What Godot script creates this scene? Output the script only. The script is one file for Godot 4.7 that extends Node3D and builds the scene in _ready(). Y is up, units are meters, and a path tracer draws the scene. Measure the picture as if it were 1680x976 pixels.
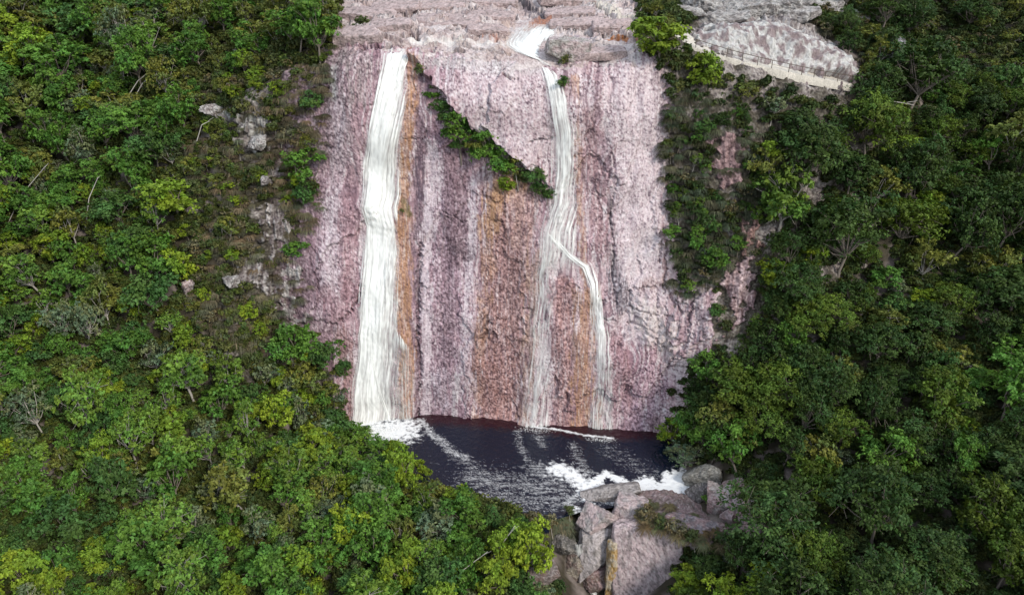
extends Node3D

# ---------------------------------------------------------------- the camera
const CAM := Vector3(0, 64, 86)
const PITCH := 28.0
const FOV := 40.0
const PW := 1680.0
const PH := 976.0
var fpx := PH * 0.5 / tan(deg_to_rad(FOV * 0.5))

var used := {}
var M := {}
var rng := RandomNumberGenerator.new()

# ---------------------------------------------------------------- naming helpers
func numbered(called: String) -> String:
	var n: int = used.get(called, 0)
	used[called] = n + 1
	return called if n == 0 else "%s_%03d" % [called, n]

func tag(o: Node, label: String, category: String, group := "") -> void:
	o.set_meta("label", label)
	o.set_meta("category", category)
	if group:
		o.set_meta("group", group)

func mesh_node(called: String, m: Mesh, mat: Material, parent: Node = null) -> MeshInstance3D:
	var o := MeshInstance3D.new()
	o.mesh = m
	o.material_override = mat
	if parent == null:
		o.name = numbered(called)
		add_child(o)
	else:
		o.name = called
		parent.add_child(o, true)
	return o

func thing(called: String, label: String, category: String, at: Vector3, group := "") -> Node3D:
	var o := Node3D.new()
	o.name = numbered(called)
	add_child(o)
	o.position = at
	tag(o, label, category, group)
	return o

func noise(freq: float, sd: int, octaves := 1, type := FastNoiseLite.TYPE_SIMPLEX) -> FastNoiseLite:
	var n := FastNoiseLite.new()
	n.noise_type = type
	n.frequency = freq
	n.seed = sd
	n.fractal_type = FastNoiseLite.FRACTAL_FBM if octaves > 1 else FastNoiseLite.FRACTAL_NONE
	n.fractal_octaves = octaves
	return n

# ---------------------------------------------------------------- pixel rays
func ray(px: float, py: float) -> Vector3:
	var p := deg_to_rad(PITCH)
	return Vector3(0, -sin(p), -cos(p)) + Vector3(1, 0, 0) * ((px - PW * 0.5) / fpx) - Vector3(0, cos(p), -sin(p)) * ((py - PH * 0.5) / fpx)

func at_y(px: float, py: float, y: float) -> Vector3:
	var d := ray(px, py)
	return CAM + d * ((y - CAM.y) / d.y)

func to_px(w: Vector3) -> Vector2:
	var p := deg_to_rad(PITCH)
	var q := w - CAM
	var dep := q.dot(Vector3(0, -sin(p), -cos(p)))
	return Vector2(PW * 0.5 + q.x / dep * fpx, PH * 0.5 - q.dot(Vector3(0, cos(p), -sin(p))) / dep * fpx)

# ---------------------------------------------------------------- the lie of the land
# Columns across the valley; each is a profile (z, y) from the valley floor up the slope or cliff to the hills behind.
const COLS := [
	[-100, 90, 8, 50, 16, 32, 22, 20, 26, 12, 29, 6, 31, -2, 34, -12, 39, -24, 45, -36, 50, -60, 60, -95, 72, -190, 95],
	[-60, 90, -3, 50, 1, 32, 5, 22, 8, 14, 11, 7, 14, 0, 17, -9, 23, -18, 29, -28, 36, -45, 46, -80, 60, -190, 88],
	[-45, 90, -8, 50, -2, 32, 2.5, 22, 5, 15, 7.5, 9, 10, 3, 14, -4, 21, -11, 28, -18, 35, -38, 46, -75, 58, -190, 85],
	[-34, 90, -10, 50, -4, 32, 1, 22, 3, 16, 4.5, 11, 6, 5, 10, 0, 18, -6, 28, -12, 37, -33, 46.5, -70, 57, -190, 82],
	[-27, 90, -11, 50, -5, 32, 0.5, 22, 2, 16, 3, 11, 4, 4, 6, -3, 18, -8, 31, -13.5, 42.5, -33, 47.5, -70, 56, -190, 80],
	[-21.5, 90, -12, 50, -6, 32, 0, 22, 1.2, 16, 1.5, 11, 1.2, 2, 0.3, -3, 14.5, -7.3, 30, -12, 43.5, -30, 47.5, -66, 56, -190, 80],
	[-18.5, 90, -12, 50, -6.5, 32, -0.5, 22, 0.8, 16, 0.8, 10, -1, 1.4, -1.5, -3, 14, -7.2, 29, -11.5, 43.8, -30, 47.4, -66, 55, -190, 80],
	[-10, 90, -12, 50, -7, 32, -1, 22, 0, 15, 0.6, 11, -1.5, -0.3, -1.5, -3.8, 14, -7.4, 29, -11.2, 44, -30, 47.3, -65, 55, -190, 80],
	[1, 90, -13, 50, -9, 32, -2.5, 23, -0.5, 18.5, 0.4, 15.5, -1.5, 0.9, -1.5, -2.8, 14, -6.2, 29, -9.8, 43.4, -30, 47.2, -65, 55, -190, 80],
	[7, 90, -14, 50, -11, 32, -9, 23, -9.5, 20, -8, 16, -1.5, 2.2, -1.5, -1.8, 14, -5.5, 29, -9.4, 43.2, -30, 47.2, -65, 55, -190, 80],
	[13, 90, -14, 50, -12, 32, -10, 22.5, -9.5, 19, -7, 15.5, -1.5, 3, -1.5, -1.2, 14, -5.2, 29, -9.8, 43.6, -30, 47.4, -65, 55, -190, 80],
	[19, 90, -12, 50, -9, 32, -6, 22, -4, 17, -1.5, 12, -1.2, 2.6, -1.2, -1.6, 14, -6.0, 29, -11.3, 44, -30, 47.6, -65, 55, -190, 80],
	[23, 90, -10, 50, -6, 32, -2, 22, -0.5, 16, 0.5, 12, 1, 5, 3.5, 0.5, 14, -4.5, 28, -11.5, 43.2, -30, 47.6, -65, 56, -190, 80],
	[28, 90, -9, 50, -4, 32, 0, 22, 1.5, 16, 3, 11, 5, 6, 9, 1, 17, -4.5, 28, -10.8, 41.4, -28, 47.4, -65, 57, -190, 81],
	[34, 90, -9, 50, -3, 32, 1, 23, 3, 16, 5.5, 11, 8.5, 6, 12, 0, 20, -5, 29, -10.2, 40, -28, 47.5, -65, 57, -190, 82],
	[45, 90, -7, 50, -1, 32, 3, 22, 5.5, 15, 8, 9, 11, 3, 15, -4, 22, -10, 30, -16, 38.5, -36, 47.5, -75, 58, -190, 85],
	[60, 90, -3, 50, 2, 32, 5.5, 22, 8.5, 14, 11.5, 7, 14.5, 0, 18, -9, 24, -18, 30, -28, 37, -45, 46.5, -80, 60, -190, 88],
	[100, 90, 8, 50, 16, 32, 22, 20, 26, 12, 29, 6, 31, -2, 34, -12, 39, -24, 45, -36, 50, -60, 60, -95, 72, -190, 95],
]
const KN := 13
const SUB := 40
const TX0 := -100.0
const TDX := 1.0
const TN := 201
const JN := (KN - 1) * SUB + 1
var TZ := PackedFloat32Array()
var TY := PackedFloat32Array()

func build_table() -> void:
	var raw := []
	for i in TN:
		var x := TX0 + TDX * i
		var c := 0
		while c < COLS.size() - 2 and x > COLS[c + 1][0]:
			c += 1
		var a: Array = COLS[c]
		var b: Array = COLS[c + 1]
		var t := clampf((x - a[0]) / float(b[0] - a[0]), 0, 1)
		var row := PackedVector2Array()
		for k in KN:
			row.append(Vector2(lerpf(a[1 + k * 2], b[1 + k * 2], t), lerpf(a[2 + k * 2], b[2 + k * 2], t)))
		raw.append(row)
	for pass_ in 2:
		var nx := []
		for i in TN:
			var row := PackedVector2Array()
			for k in KN:
				row.append((raw[maxi(i - 1, 0)][k] + raw[i][k] * 2.0 + raw[mini(i + 1, TN - 1)][k]) * 0.25)
			nx.append(row)
		raw = nx
	TZ.resize(TN * JN)
	TY.resize(TN * JN)
	for i in TN:
		for j in JN:
			var k := mini(j / SUB, KN - 2)
			var t := float(j - k * SUB) / SUB
			var p1: Vector2 = raw[i][k]
			var p2: Vector2 = raw[i][k + 1]
			var p0: Vector2 = raw[i][maxi(k - 1, 0)]
			var p3: Vector2 = raw[i][mini(k + 2, KN - 1)]
			# tangents limited by the shorter neighbour so that the profile never folds back
			var m1 := (p2 - p0) * 0.5
			var m2 := (p3 - p1) * 0.5
			var lim := 1.0 * p1.distance_to(p2)
			if m1.length() > lim:
				m1 = m1.normalized() * lim
			if m2.length() > lim:
				m2 = m2.normalized() * lim
			var t2 := t * t
			var t3 := t2 * t
			var q := p1 * (2 * t3 - 3 * t2 + 1) + m1 * (t3 - 2 * t2 + t) + p2 * (-2 * t3 + 3 * t2) + m2 * (t3 - t2)
			TZ[i * JN + j] = q.x
			TY[i * JN + j] = q.y

func sheet(x: float, v: float) -> Vector3:
	# quadratic spline through the table, so that no joint of it shows
	var fx := clampf((x - TX0) / TDX, 1.0, TN - 2.001)
	var i := int(fx + 0.5)
	var t := fx - i + 0.5
	var a := 0.5 * (1.0 - t) * (1.0 - t)
	var c := 0.5 * t * t
	var b := 1.0 - a - c
	var fj := clampf(v * SUB, 0, JN - 1.001)
	var j := int(fj)
	var tj := fj - j
	var o := i * JN + j
	var z0 := TZ[o - JN] * a + TZ[o] * b + TZ[o + JN] * c
	var z1 := TZ[o - JN + 1] * a + TZ[o + 1] * b + TZ[o + JN + 1] * c
	var y0 := TY[o - JN] * a + TY[o] * b + TY[o + JN] * c
	var y1 := TY[o - JN + 1] * a + TY[o + 1] * b + TY[o + JN + 1] * c
	return Vector3(x, lerpf(y0, y1, tj), lerpf(z0, z1, tj))

func v_at(x: float, z: float) -> float:
	var fx := clampf((x - TX0) / TDX, 1.0, TN - 2.001)
	var i := int(fx + 0.5)
	var t := fx - i + 0.5
	var a := 0.5 * (1.0 - t) * (1.0 - t)
	var c := 0.5 * t * t
	var b := 1.0 - a - c
	var lo := 0
	var hi := JN - 1
	var o := i * JN
	while hi - lo > 1:
		var m := (lo + hi) >> 1
		if TZ[o - JN + m] * a + TZ[o + m] * b + TZ[o + JN + m] * c > z:
			lo = m
		else:
			hi = m
	var z0 := TZ[o - JN + lo] * a + TZ[o + lo] * b + TZ[o + JN + lo] * c
	var z1 := TZ[o - JN + hi] * a + TZ[o + hi] * b + TZ[o + JN + hi] * c
	return (lo + clampf((z0 - z) / maxf(z0 - z1, 1e-5), 0, 1)) / SUB

func ground(x: float, z: float) -> float:
	return sheet(x, v_at(x, z)).y

# where the ray through a pixel meets the land: position, and v
func hit(px: float, py: float) -> Dictionary:
	var d := ray(px, py)
	var s0 := 30.0
	var s := s0
	while s < 260.0:
		var p := CAM + d * s
		if p.y < ground(p.x, p.z):
			break
		s0 = s
		s += 1.5
	for it in 14:
		var m := (s0 + s) * 0.5
		var p := CAM + d * m
		if p.y < ground(p.x, p.z):
			s = m
		else:
			s0 = m
	var w := CAM + d * s
	return {"p": w, "x": w.x, "v": v_at(w.x, w.z)}

# ---------------------------------------------------------------- mesh helpers
func grid_mesh(nu: int, nv: int, P: PackedVector3Array, C: PackedColorArray) -> ArrayMesh:
	var N := PackedVector3Array()
	N.resize(P.size())
	for j in nv:
		for i in nu:
			var o := j * nu + i
			var du := P[o + (1 if i < nu - 1 else 0)] - P[o - (1 if i > 0 else 0)]
			var dv := P[o + (nu if j < nv - 1 else 0)] - P[o - (nu if j > 0 else 0)]
			N[o] = du.cross(dv).normalized() if du.cross(dv).length_squared() > 1e-12 else Vector3.UP
	var I := PackedInt32Array()
	I.resize((nu - 1) * (nv - 1) * 6)
	var k := 0
	for j in nv - 1:
		for i in nu - 1:
			var o := j * nu + i
			I[k] = o; I[k + 1] = o + nu; I[k + 2] = o + 1
			I[k + 3] = o + 1; I[k + 4] = o + nu; I[k + 5] = o + nu + 1
			k += 6
	return arrays_mesh(P, N, C, I)

func arrays_mesh(P: PackedVector3Array, N: PackedVector3Array, C: PackedColorArray, I: PackedInt32Array) -> ArrayMesh:
	var a := []
	a.resize(Mesh.ARRAY_MAX)
	a[Mesh.ARRAY_VERTEX] = P
	a[Mesh.ARRAY_NORMAL] = N
	if C.size():
		a[Mesh.ARRAY_COLOR] = C
	a[Mesh.ARRAY_INDEX] = I
	var m := ArrayMesh.new()
	m.add_surface_from_arrays(Mesh.PRIMITIVE_TRIANGLES, a)
	return m

class Soup:
	var P := PackedVector3Array()
	var N := PackedVector3Array()
	var C := PackedColorArray()
	var I := PackedInt32Array()
	func tube(a: Vector3, b: Vector3, ra: float, rb: float, c: Color, sides := 5) -> void:
		var d := (b - a).normalized()
		var u := d.cross(Vector3.UP if absf(d.y) < 0.9 else Vector3.RIGHT).normalized()
		var w := d.cross(u)
		var o := P.size()
		for i in sides:
			var an := TAU * i / sides
			var n := u * cos(an) + w * sin(an)
			P.append(a + n * ra); N.append(n); C.append(c)
			P.append(b + n * rb); N.append(n); C.append(c)
		for i in sides:
			var p := o + i * 2
			var q := o + ((i + 1) % sides) * 2
			I.append_array(PackedInt32Array([p, p + 1, q, q, p + 1, q + 1]))
		var e := P.size()
		P.append(b + d * rb * 0.5); N.append(d); C.append(c)
		for i in sides:
			I.append_array(PackedInt32Array([o + i * 2 + 1, e, o + ((i + 1) % sides) * 2 + 1]))
	func limb(pts: Array, r0: float, r1: float, c: Color, sides := 5) -> void:
		for i in pts.size() - 1:
			var t0 := float(i) / (pts.size() - 1)
			var t1 := float(i + 1) / (pts.size() - 1)
			tube(pts[i], pts[i + 1], lerpf(r0, r1, t0), lerpf(r0, r1, t1), c, sides)
	func leaf(at: Vector3, n: Vector3, along: Vector3, l: float, w: float, c: Color) -> void:
		var t := along - n * along.dot(n)
		t = t.normalized() if t.length() > 0.01 else n.cross(Vector3.RIGHT).normalized()
		var s := n.cross(t)
		var o := P.size()
		P.append(at - t * l * 0.5)
		P.append(at + s * w * 0.5 + n * w * 0.18)
		P.append(at + t * l * 0.5 - n * l * 0.12)
		P.append(at - s * w * 0.5 + n * w * 0.18)
		N.append(n); N.append((n + s * 0.3).normalized()); N.append(n); N.append((n - s * 0.3).normalized())
		for i in 4:
			C.append(c)
		I.append_array(PackedInt32Array([o, o + 1, o + 2, o, o + 2, o + 3]))
	func blade(pts: Array, w: float, side: Vector3, n: Vector3, c: Color) -> void:
		var o := P.size()
		for i in pts.size():
			var k := w * (1.0 - 0.85 * float(i) / (pts.size() - 1))
			P.append(pts[i] - side * k * 0.5); P.append(pts[i] + side * k * 0.5)
			N.append(n); N.append(n); C.append(c); C.append(c)
		for i in pts.size() - 1:
			var q := o + i * 2
			I.append_array(PackedInt32Array([q, q + 2, q + 1, q + 1, q + 2, q + 3]))
	func done(host) -> ArrayMesh:
		return host.arrays_mesh(P, N, C, I)

func rnd_dir(r: RandomNumberGenerator) -> Vector3:
	var z := r.randf_range(-1, 1)
	var a := r.randf() * TAU
	var k := sqrt(1.0 - z * z)
	return Vector3(k * cos(a), z, k * sin(a))

# ---------------------------------------------------------------- plants
# a crown: lobes of leaves round limb ends; base of the plant at the origin
func plant_meshes(sd: int, radius: float, height: float, lobes: int, per: int, leaf: float, col: Color, spread: float, bark: Color, open := 0.0) -> Dictionary:
	var r := RandomNumberGenerator.new()
	r.seed = sd
	var leaves := Soup.new()
	var wood := Soup.new()
	var ch := height * 0.86
	var cy := height - ch * 0.5
	var fork := Vector3(r.randf_range(-0.1, 0.1) * radius, maxf(0.2, cy - ch * 0.3), r.randf_range(-0.1, 0.1) * radius)
	var tr := 0.022 * height
	wood.limb([Vector3(0, -0.8, 0), fork * Vector3(0.4, 0.5, 0.4) + Vector3(r.randf_range(-0.1, 0.1), 0, r.randf_range(-0.1, 0.1)), fork], tr, tr * 0.75, bark, 6)
	for l in lobes:
		var d := rnd_dir(r)
		d.y = d.y * 0.9 + 0.22
		var k := r.randf_range(0.42, 0.8)
		if l == 0:
			d = Vector3(0, 0.95, 0); k = 0.68
		var c := Vector3(d.x * radius * k, cy + d.y * ch * 0.5 * k, d.z * radius * k)
		var lr := radius * r.randf_range(0.24, 0.42)
		var mid := fork.lerp(c, 0.5) + Vector3(r.randf_range(-1, 1), r.randf_range(-0.2, 0.6), r.randf_range(-1, 1)) * radius * 0.1
		wood.limb([fork, mid, c], tr * 0.5, tr * 0.2, bark, 4)
		for w in 3:
			var e := c + rnd_dir(r) * lr * 1.1
			wood.tube(c.lerp(mid, 0.2), e, tr * 0.18, tr * 0.08, bark, 3)
		var lc := col * r.randf_range(1.0 - spread, 1.0 + spread)
		var warm := r.randf_range(-0.16, 0.16)
		lc = Color(lc.r * (1.0 + warm), lc.g, lc.b * (1.0 - warm))
		# small sprays inside the lobe: leaves gather round twig ends
		var sprays := 18
		var per_spray := maxi(1, int(per / float(sprays)))
		for s in sprays:
			var sdv := rnd_dir(r)
			if sdv.y < -0.35:
				sdv.y *= -1.0
			var sc := c + sdv * Vector3(lr, lr * 0.85, lr) * r.randf_range(0.5, 1.3)
			var sr := lr * r.randf_range(0.2, 0.45)
			if r.randf() < open:
				continue
			var tone := r.randf_range(0.75, 1.25)
			for q in per_spray:
				var ld := rnd_dir(r)
				var at := sc + ld * Vector3(1, 0.7, 1) * sr * sqrt(r.randf())
				var n := (Vector3(0, 1, 0) * 0.6 + sdv * 0.5 + rnd_dir(r) * 0.75).normalized()
				var along := (ld + sdv * 0.5 + rnd_dir(r) * 0.4)
				var sz := leaf * r.randf_range(0.65, 1.25)
				leaves.leaf(at, n, along, sz, sz * 0.58, lc * (tone * r.randf_range(0.75, 1.25)))
	return {"leaves": leaves.done(self), "wood": wood.done(self)}

func plant(kinds: Array, i: int, called: String, label: String, category: String, group: String, at: Vector3, scale_: float, turn: float) -> Node3D:
	var d: Dictionary = kinds[i % kinds.size()]
	var o: Node3D
	if not d.has("node"):
		o = thing(called, label, category, at, group)
		mesh_node("trunk", d.wood, M.bark, o)
		mesh_node("crown", d.leaves, M.leaf, o)
		d["node"] = o
	else:
		o = d.node.duplicate()
		o.name = numbered(called)
		add_child(o)
		for k in ["label", "category", "group"]:
			if o.has_meta(k):
				o.remove_meta(k)
		tag(o, label, category, group)
	o.transform = Transform3D(Basis(Vector3(sin(turn * 7.0) * 0.14, 1, cos(turn * 5.0) * 0.14).normalized(), turn).scaled(Vector3(scale_ * (1.0 + 0.15 * sin(turn * 11.0)), scale_ * (1.0 + 0.22 * cos(turn * 13.0)), scale_)), at)
	return o

# ---------------------------------------------------------------- rocks
func rock_mesh(sd: int, size: Vector3, col: Color, col2: Color, cuts := 9, rough := 0.06, fleck := 0.3, div := 26, round_ := 0.3) -> ArrayMesh:
	var r := RandomNumberGenerator.new()
	r.seed = sd
	var planes := []
	for i in cuts:
		var n := rnd_dir(r)
		planes.append([n, r.randf_range(0.62, 0.98) if round_ > 0.1 else r.randf_range(0.95, 1.25)])
	var n1 := noise(0.9, sd, 3)
	var n2 := noise(2.6, sd + 5, 3)
	var n3 := noise(0.35, sd + 9, 3)
	var n4 := noise(3.4, sd + 2, 2)
	var P := PackedVector3Array()
	var C := PackedColorArray()
	var I := PackedInt32Array()
	var half := size * 0.5
	var index := {}
	for f in 6:
		var ax := f / 2
		var sg := 1.0 if f % 2 else -1.0
		var ids := []
		for j in div + 1:
			for i in div + 1:
				var a := float(i) / div * 2 - 1
				var b := float(j) / div * 2 - 1
				var c := Vector3(sg, a, b) if ax == 0 else Vector3(a, sg, b) if ax == 1 else Vector3(a, b, sg)
				var key := Vector3i((c * 1000).round())
				if not index.has(key):
					index[key] = P.size()
					# a rounded block
					var q := c * (0.55 + 0.45 / pow(pow(absf(c.x), 8) + pow(absf(c.y), 8) + pow(absf(c.z), 8), 1.0 / 8.0))
					q = q.lerp(c.normalized() * 1.12, round_)
					for pl in planes:
						var over: float = q.dot(pl[0]) - pl[1]
						if over > 0:
							q -= pl[0] * over
					var w := q * half
					var ridge := 1.0 - absf(n1.get_noise_3dv(w * 0.7 + Vector3(9, 0, 0))) * 2.0
					var k := (n1.get_noise_3dv(w) * 1.4 + ridge * 0.35) * rough * size.length() * 0.35 + n2.get_noise_3dv(w) * rough * 1.2
					var groove := smoothstep(0.9, 1.0, 1.0 - absf(n3.get_noise_3d(w.x * 1.7, w.y * 0.8, w.z * 1.7)) * 3.0)
					w += q.normalized() * (k - groove * rough * 2.4)
					P.append(w)
					var t := clampf(n3.get_noise_3dv(w * 1.8) * 2.0 + 0.5, 0, 1)
					var cc := col.lerp(col2, t)
					var sp := n4.get_noise_3dv(w) * 1.35 + n2.get_noise_3dv(w * 1.3) * 0.6
					if sp < 0:
						cc = cc.lerp(cc * 0.3, clampf((-sp - 0.08) * 2.0 * fleck, 0, 1))
					else:
						cc = cc.lerp(Color(0.7, 0.66, 0.64), clampf((sp - 0.08) * fleck, 0, 0.8))
					var stn := clampf(n3.get_noise_3d(w.x * 3.0, w.y * 0.7 + 60, w.z * 3.0) * 2.0 - 0.35, 0, 0.5)
					cc = cc.lerp(Color(0.09, 0.08, 0.075), stn)
					C.append(cc)
				ids.append(index[key])
		for j in div:
			for i in div:
				var o := j * (div + 1) + i
				var p: int = ids[o]; var q2: int = ids[o + 1]; var s: int = ids[o + div + 1]; var t2: int = ids[o + div + 2]
				var flip := (sg > 0) != (ax == 1)
				if flip:
					I.append_array(PackedInt32Array([p, s, q2, q2, s, t2]))
				else:
					I.append_array(PackedInt32Array([p, q2, s, q2, t2, s]))
	var N := PackedVector3Array()
	N.resize(P.size())
	for k in range(0, I.size(), 3):
		var a := P[I[k]]; var b := P[I[k + 1]]; var c := P[I[k + 2]]
		var n := (c - a).cross(b - a)
		N[I[k]] += n; N[I[k + 1]] += n; N[I[k + 2]] += n
	for k in N.size():
		N[k] = N[k].normalized()
	return arrays_mesh(P, N, C, I)

func boulder(called: String, label: String, category: String, at: Vector3, size: Vector3, euler: Vector3, sd: int, col: Color, col2: Color, cuts := 9, rough := 0.05, fleck := 0.3, group := "", round_ := 0.13) -> MeshInstance3D:
	var o := mesh_node(called, rock_mesh(sd, size, col, col2, cuts, rough, fleck + 0.1, 52 if size.length() > 9 else 34 if size.length() > 5 else 20, round_), M.rock)
	o.position = at
	o.rotation_degrees = euler
	tag(o, label, category, group)
	return o

# ---------------------------------------------------------------- materials
func tex(freq: float, sd: int, lo: float, hi: float, octaves := 4, size := 512, type := FastNoiseLite.TYPE_SIMPLEX_SMOOTH) -> NoiseTexture2D:
	var t := NoiseTexture2D.new()
	t.width = size
	t.height = size
	t.seamless = true
	t.noise = noise(freq, sd, octaves, type)
	var g := Gradient.new()
	g.set_color(0, Color(lo, lo, lo))
	g.set_color(1, Color(hi, hi, hi))
	t.color_ramp = g
	return t

func materials() -> void:
	var rock := StandardMaterial3D.new()
	rock.resource_name = "rock"
	rock.vertex_color_use_as_albedo = true
	rock.roughness = 0.78
	rock.albedo_texture = tex(0.02, 3, 0.72, 1.0, 5)
	rock.uv1_triplanar = true
	rock.uv1_world_triplanar = true
	rock.uv1_scale = Vector3(0.31, 0.31, 0.31)
	rock.heightmap_enabled = true
	rock.heightmap_texture = tex(0.03, 8, 0.0, 1.0, 5)
	rock.heightmap_scale = 5.0
	M.rock = rock
	var soil := StandardMaterial3D.new()
	soil.resource_name = "soil"
	soil.vertex_color_use_as_albedo = true
	soil.roughness = 0.95
	soil.albedo_texture = rock.albedo_texture
	soil.uv1_triplanar = true
	soil.uv1_world_triplanar = true
	soil.uv1_scale = Vector3(0.2, 0.2, 0.2)
	M.soil = soil
	var leaf := StandardMaterial3D.new()
	leaf.resource_name = "leaf"
	leaf.vertex_color_use_as_albedo = true
	leaf.roughness = 0.6
	leaf.metallic_specular = 0.35
	leaf.backlight_enabled = true
	leaf.backlight = Color(0.75, 0.75, 0.6)
	leaf.cull_mode = BaseMaterial3D.CULL_DISABLED
	M.leaf = leaf
	var bark := StandardMaterial3D.new()
	bark.resource_name = "bark"
	bark.vertex_color_use_as_albedo = true
	bark.roughness = 0.9
	M.bark = bark
	var fall := StandardMaterial3D.new()
	fall.resource_name = "white_water"
	fall.vertex_color_use_as_albedo = true
	fall.transparency = BaseMaterial3D.TRANSPARENCY_ALPHA
	fall.roughness = 0.5
	fall.cull_mode = BaseMaterial3D.CULL_DISABLED
	M.fall = fall
	var pool := StandardMaterial3D.new()
	pool.resource_name = "water"
	pool.vertex_color_use_as_albedo = true
	pool.roughness = 0.1
	pool.heightmap_enabled = true
	pool.heightmap_texture = tex(0.018, 21, 0.0, 1.0, 4)
	pool.heightmap_scale = 5.0
	pool.uv1_triplanar = true
	pool.uv1_world_triplanar = true
	pool.uv1_scale = Vector3(0.16, 0.16, 0.16)
	M.pool = pool
	var wood := StandardMaterial3D.new()
	wood.resource_name = "railing_wood"
	wood.albedo_color = Color(0.09, 0.065, 0.05).linear_to_srgb()
	wood.roughness = 0.8
	M.rail = wood
	var conc := StandardMaterial3D.new()
	conc.resource_name = "path_stone"
	conc.vertex_color_use_as_albedo = true
	conc.roughness = 0.9
	conc.albedo_texture = rock.albedo_texture
	conc.uv1_triplanar = true
	conc.uv1_world_triplanar = true
	conc.uv1_scale = Vector3(0.4, 0.4, 0.4)
	M.path = conc

# ---------------------------------------------------------------- strokes laid along the rock, in metres
var GX0 := -37.0
var GX1 := 43.0
var GDX := 0.115
var gnu := 0
var gnv := 0
var gv := PackedFloat32Array()
var gP := PackedVector3Array()
var gC := PackedColorArray()
var gD := PackedFloat32Array()
var gK := PackedFloat32Array()

func line3(pts: Array) -> PackedVector3Array:
	var o := PackedVector3Array()
	for i in range(0, pts.size(), 2):
		o.append(hit(pts[i], pts[i + 1]).p)
	return o

func seg_dist(p: Vector3, L: PackedVector3Array) -> float:
	var best := 1e9
	for i in L.size() - 1:
		var a := L[i]
		var ab := L[i + 1] - a
		var t := clampf((p - a).dot(ab) / ab.length_squared(), 0.0, 1.0)
		best = minf(best, p.distance_squared_to(a + ab * t))
	return sqrt(best)

# calls do.call(vertex index, distance in metres) for grid points within r of the polyline
func near(L: PackedVector3Array, r: float, do: Callable) -> void:
	var lo := L[0]
	var hi := L[0]
	for p in L:
		lo = lo.min(p)
		hi = hi.max(p)
	lo -= Vector3(r, r, r)
	hi += Vector3(r, r, r)
	var i0 := clampi(int((lo.x - GX0) / GDX), 0, gnu - 1)
	var i1 := clampi(int((hi.x - GX0) / GDX) + 1, 0, gnu - 1)
	for j in gnv:
		for i in range(i0, i1 + 1):
			var o := j * gnu + i
			var p := gP[o]
			if p.y < lo.y or p.y > hi.y or p.z < lo.z or p.z > hi.z:
				continue
			var d := seg_dist(p + Vector3(nE.get_noise_3dv(p), nE.get_noise_3d(p.y, p.z, p.x), 0) * 0.3, L)
			if d < r:
				do.call(o, d)

var nE: FastNoiseLite
func stain(pts: Array, rpx: float, c: Color, strength: float, contrast := -1.0, rag := 0.5) -> void:
	var r := rpx / 13.3
	near(line3(pts), r * 1.5, func(o: int, d: float) -> void:
		var p := gP[o]
		var e := (nE.get_noise_3d(p.x * 1.6, p.y * 0.3, p.z * 0.3) + nE.get_noise_3d(p.x * 5.0, p.y * 0.22, p.z * 0.22)) * rag * 1.5
		var t := clampf((1.05 - d / r + e) / 0.5, 0, 1) * strength
		t *= clampf(0.8 + nE.get_noise_3d(p.x * 7.0 + 90.0, p.y * 0.3, p.z * 0.3) * 1.1, 0.55, 1.0)
		gC[o] = gC[o].lerp(c, t)
		if contrast >= 0:
			gK[o] = lerpf(gK[o], contrast, t))

func crack(pts: Array, w: float, depth: float) -> void:
	if pts[1] < 90:
		w *= 1.7
		depth *= 2.0
	near(line3(pts), w * 2.2, func(o: int, d: float) -> void:
		var p := gP[o]
		var k := w * (0.75 + 1.1 * nE.get_noise_3d(p.x * 2.1, p.y * 2.1, p.z))
		if d < k:
			gD[o] -= depth * smoothstep(0.0, 0.5, 1.0 - d / k))

func surf(x: float, v: float) -> Vector3:
	var fx := clampf((x - GX0) / GDX, 0, gnu - 1.001)
	var i := int(fx)
	var lo := 0
	var hi := gnv - 1
	while hi - lo > 1:
		var m := (lo + hi) / 2
		if gv[m] > v:
			hi = m
		else:
			lo = m
	var tj := clampf((v - gv[lo]) / (gv[hi] - gv[lo]), 0, 1)
	var tx := fx - i
	var o := lo * gnu + i
	return gP[o].lerp(gP[o + 1], tx).lerp(gP[o + gnu].lerp(gP[o + gnu + 1], tx), tj)

# bare rock of the cliff and of the flat top, as corner pixels that are carried onto the land
const BARE := [566, -30, 552, 30, 540, 80, 505, 110, 490, 200, 484, 330, 478, 420, 482, 540, 540, 620, 556, 720, 700, 760, 900, 830, 1040, 830, 1130, 800, 1110, 700, 1140, 600, 1172, 560, 1176, 470, 1120, 500, 1104, 400, 1090, 240, 1095, 160, 1085, 100, 1050, 62, 1062, 30, 1050, -30]

func xv_poly(a: Array) -> PackedVector2Array:
	var o := PackedVector2Array()
	for i in range(0, a.size(), 2):
		var h := hit(a[i], a[i + 1])
		o.append(Vector2(h.x, h.v))
	return o

func patch(a: Array, do: Callable) -> void:
	var pg := xv_poly(a)
	var bb := Rect2(pg[0], Vector2.ZERO)
	for p in pg:
		bb = bb.expand(p)
	for j in gnv:
		if gv[j] < bb.position.y - 0.2 or gv[j] > bb.end.y + 0.2:
			continue
		for i in range(clampi(int((bb.position.x - 1.5 - GX0) / GDX), 0, gnu - 1), clampi(int((bb.end.x + 1.5 - GX0) / GDX), 0, gnu - 1)):
			var o := j * gnu + i
			var p := gP[o]
			var q := Vector2(p.x + nE.get_noise_3dv(p * 0.45) * 2.4, gv[j] + nE.get_noise_3dv(p * 0.45 + Vector3(0, 90, 0)) * 0.14)
			if Geometry2D.is_point_in_polygon(q, pg):
				do.call(o)

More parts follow.
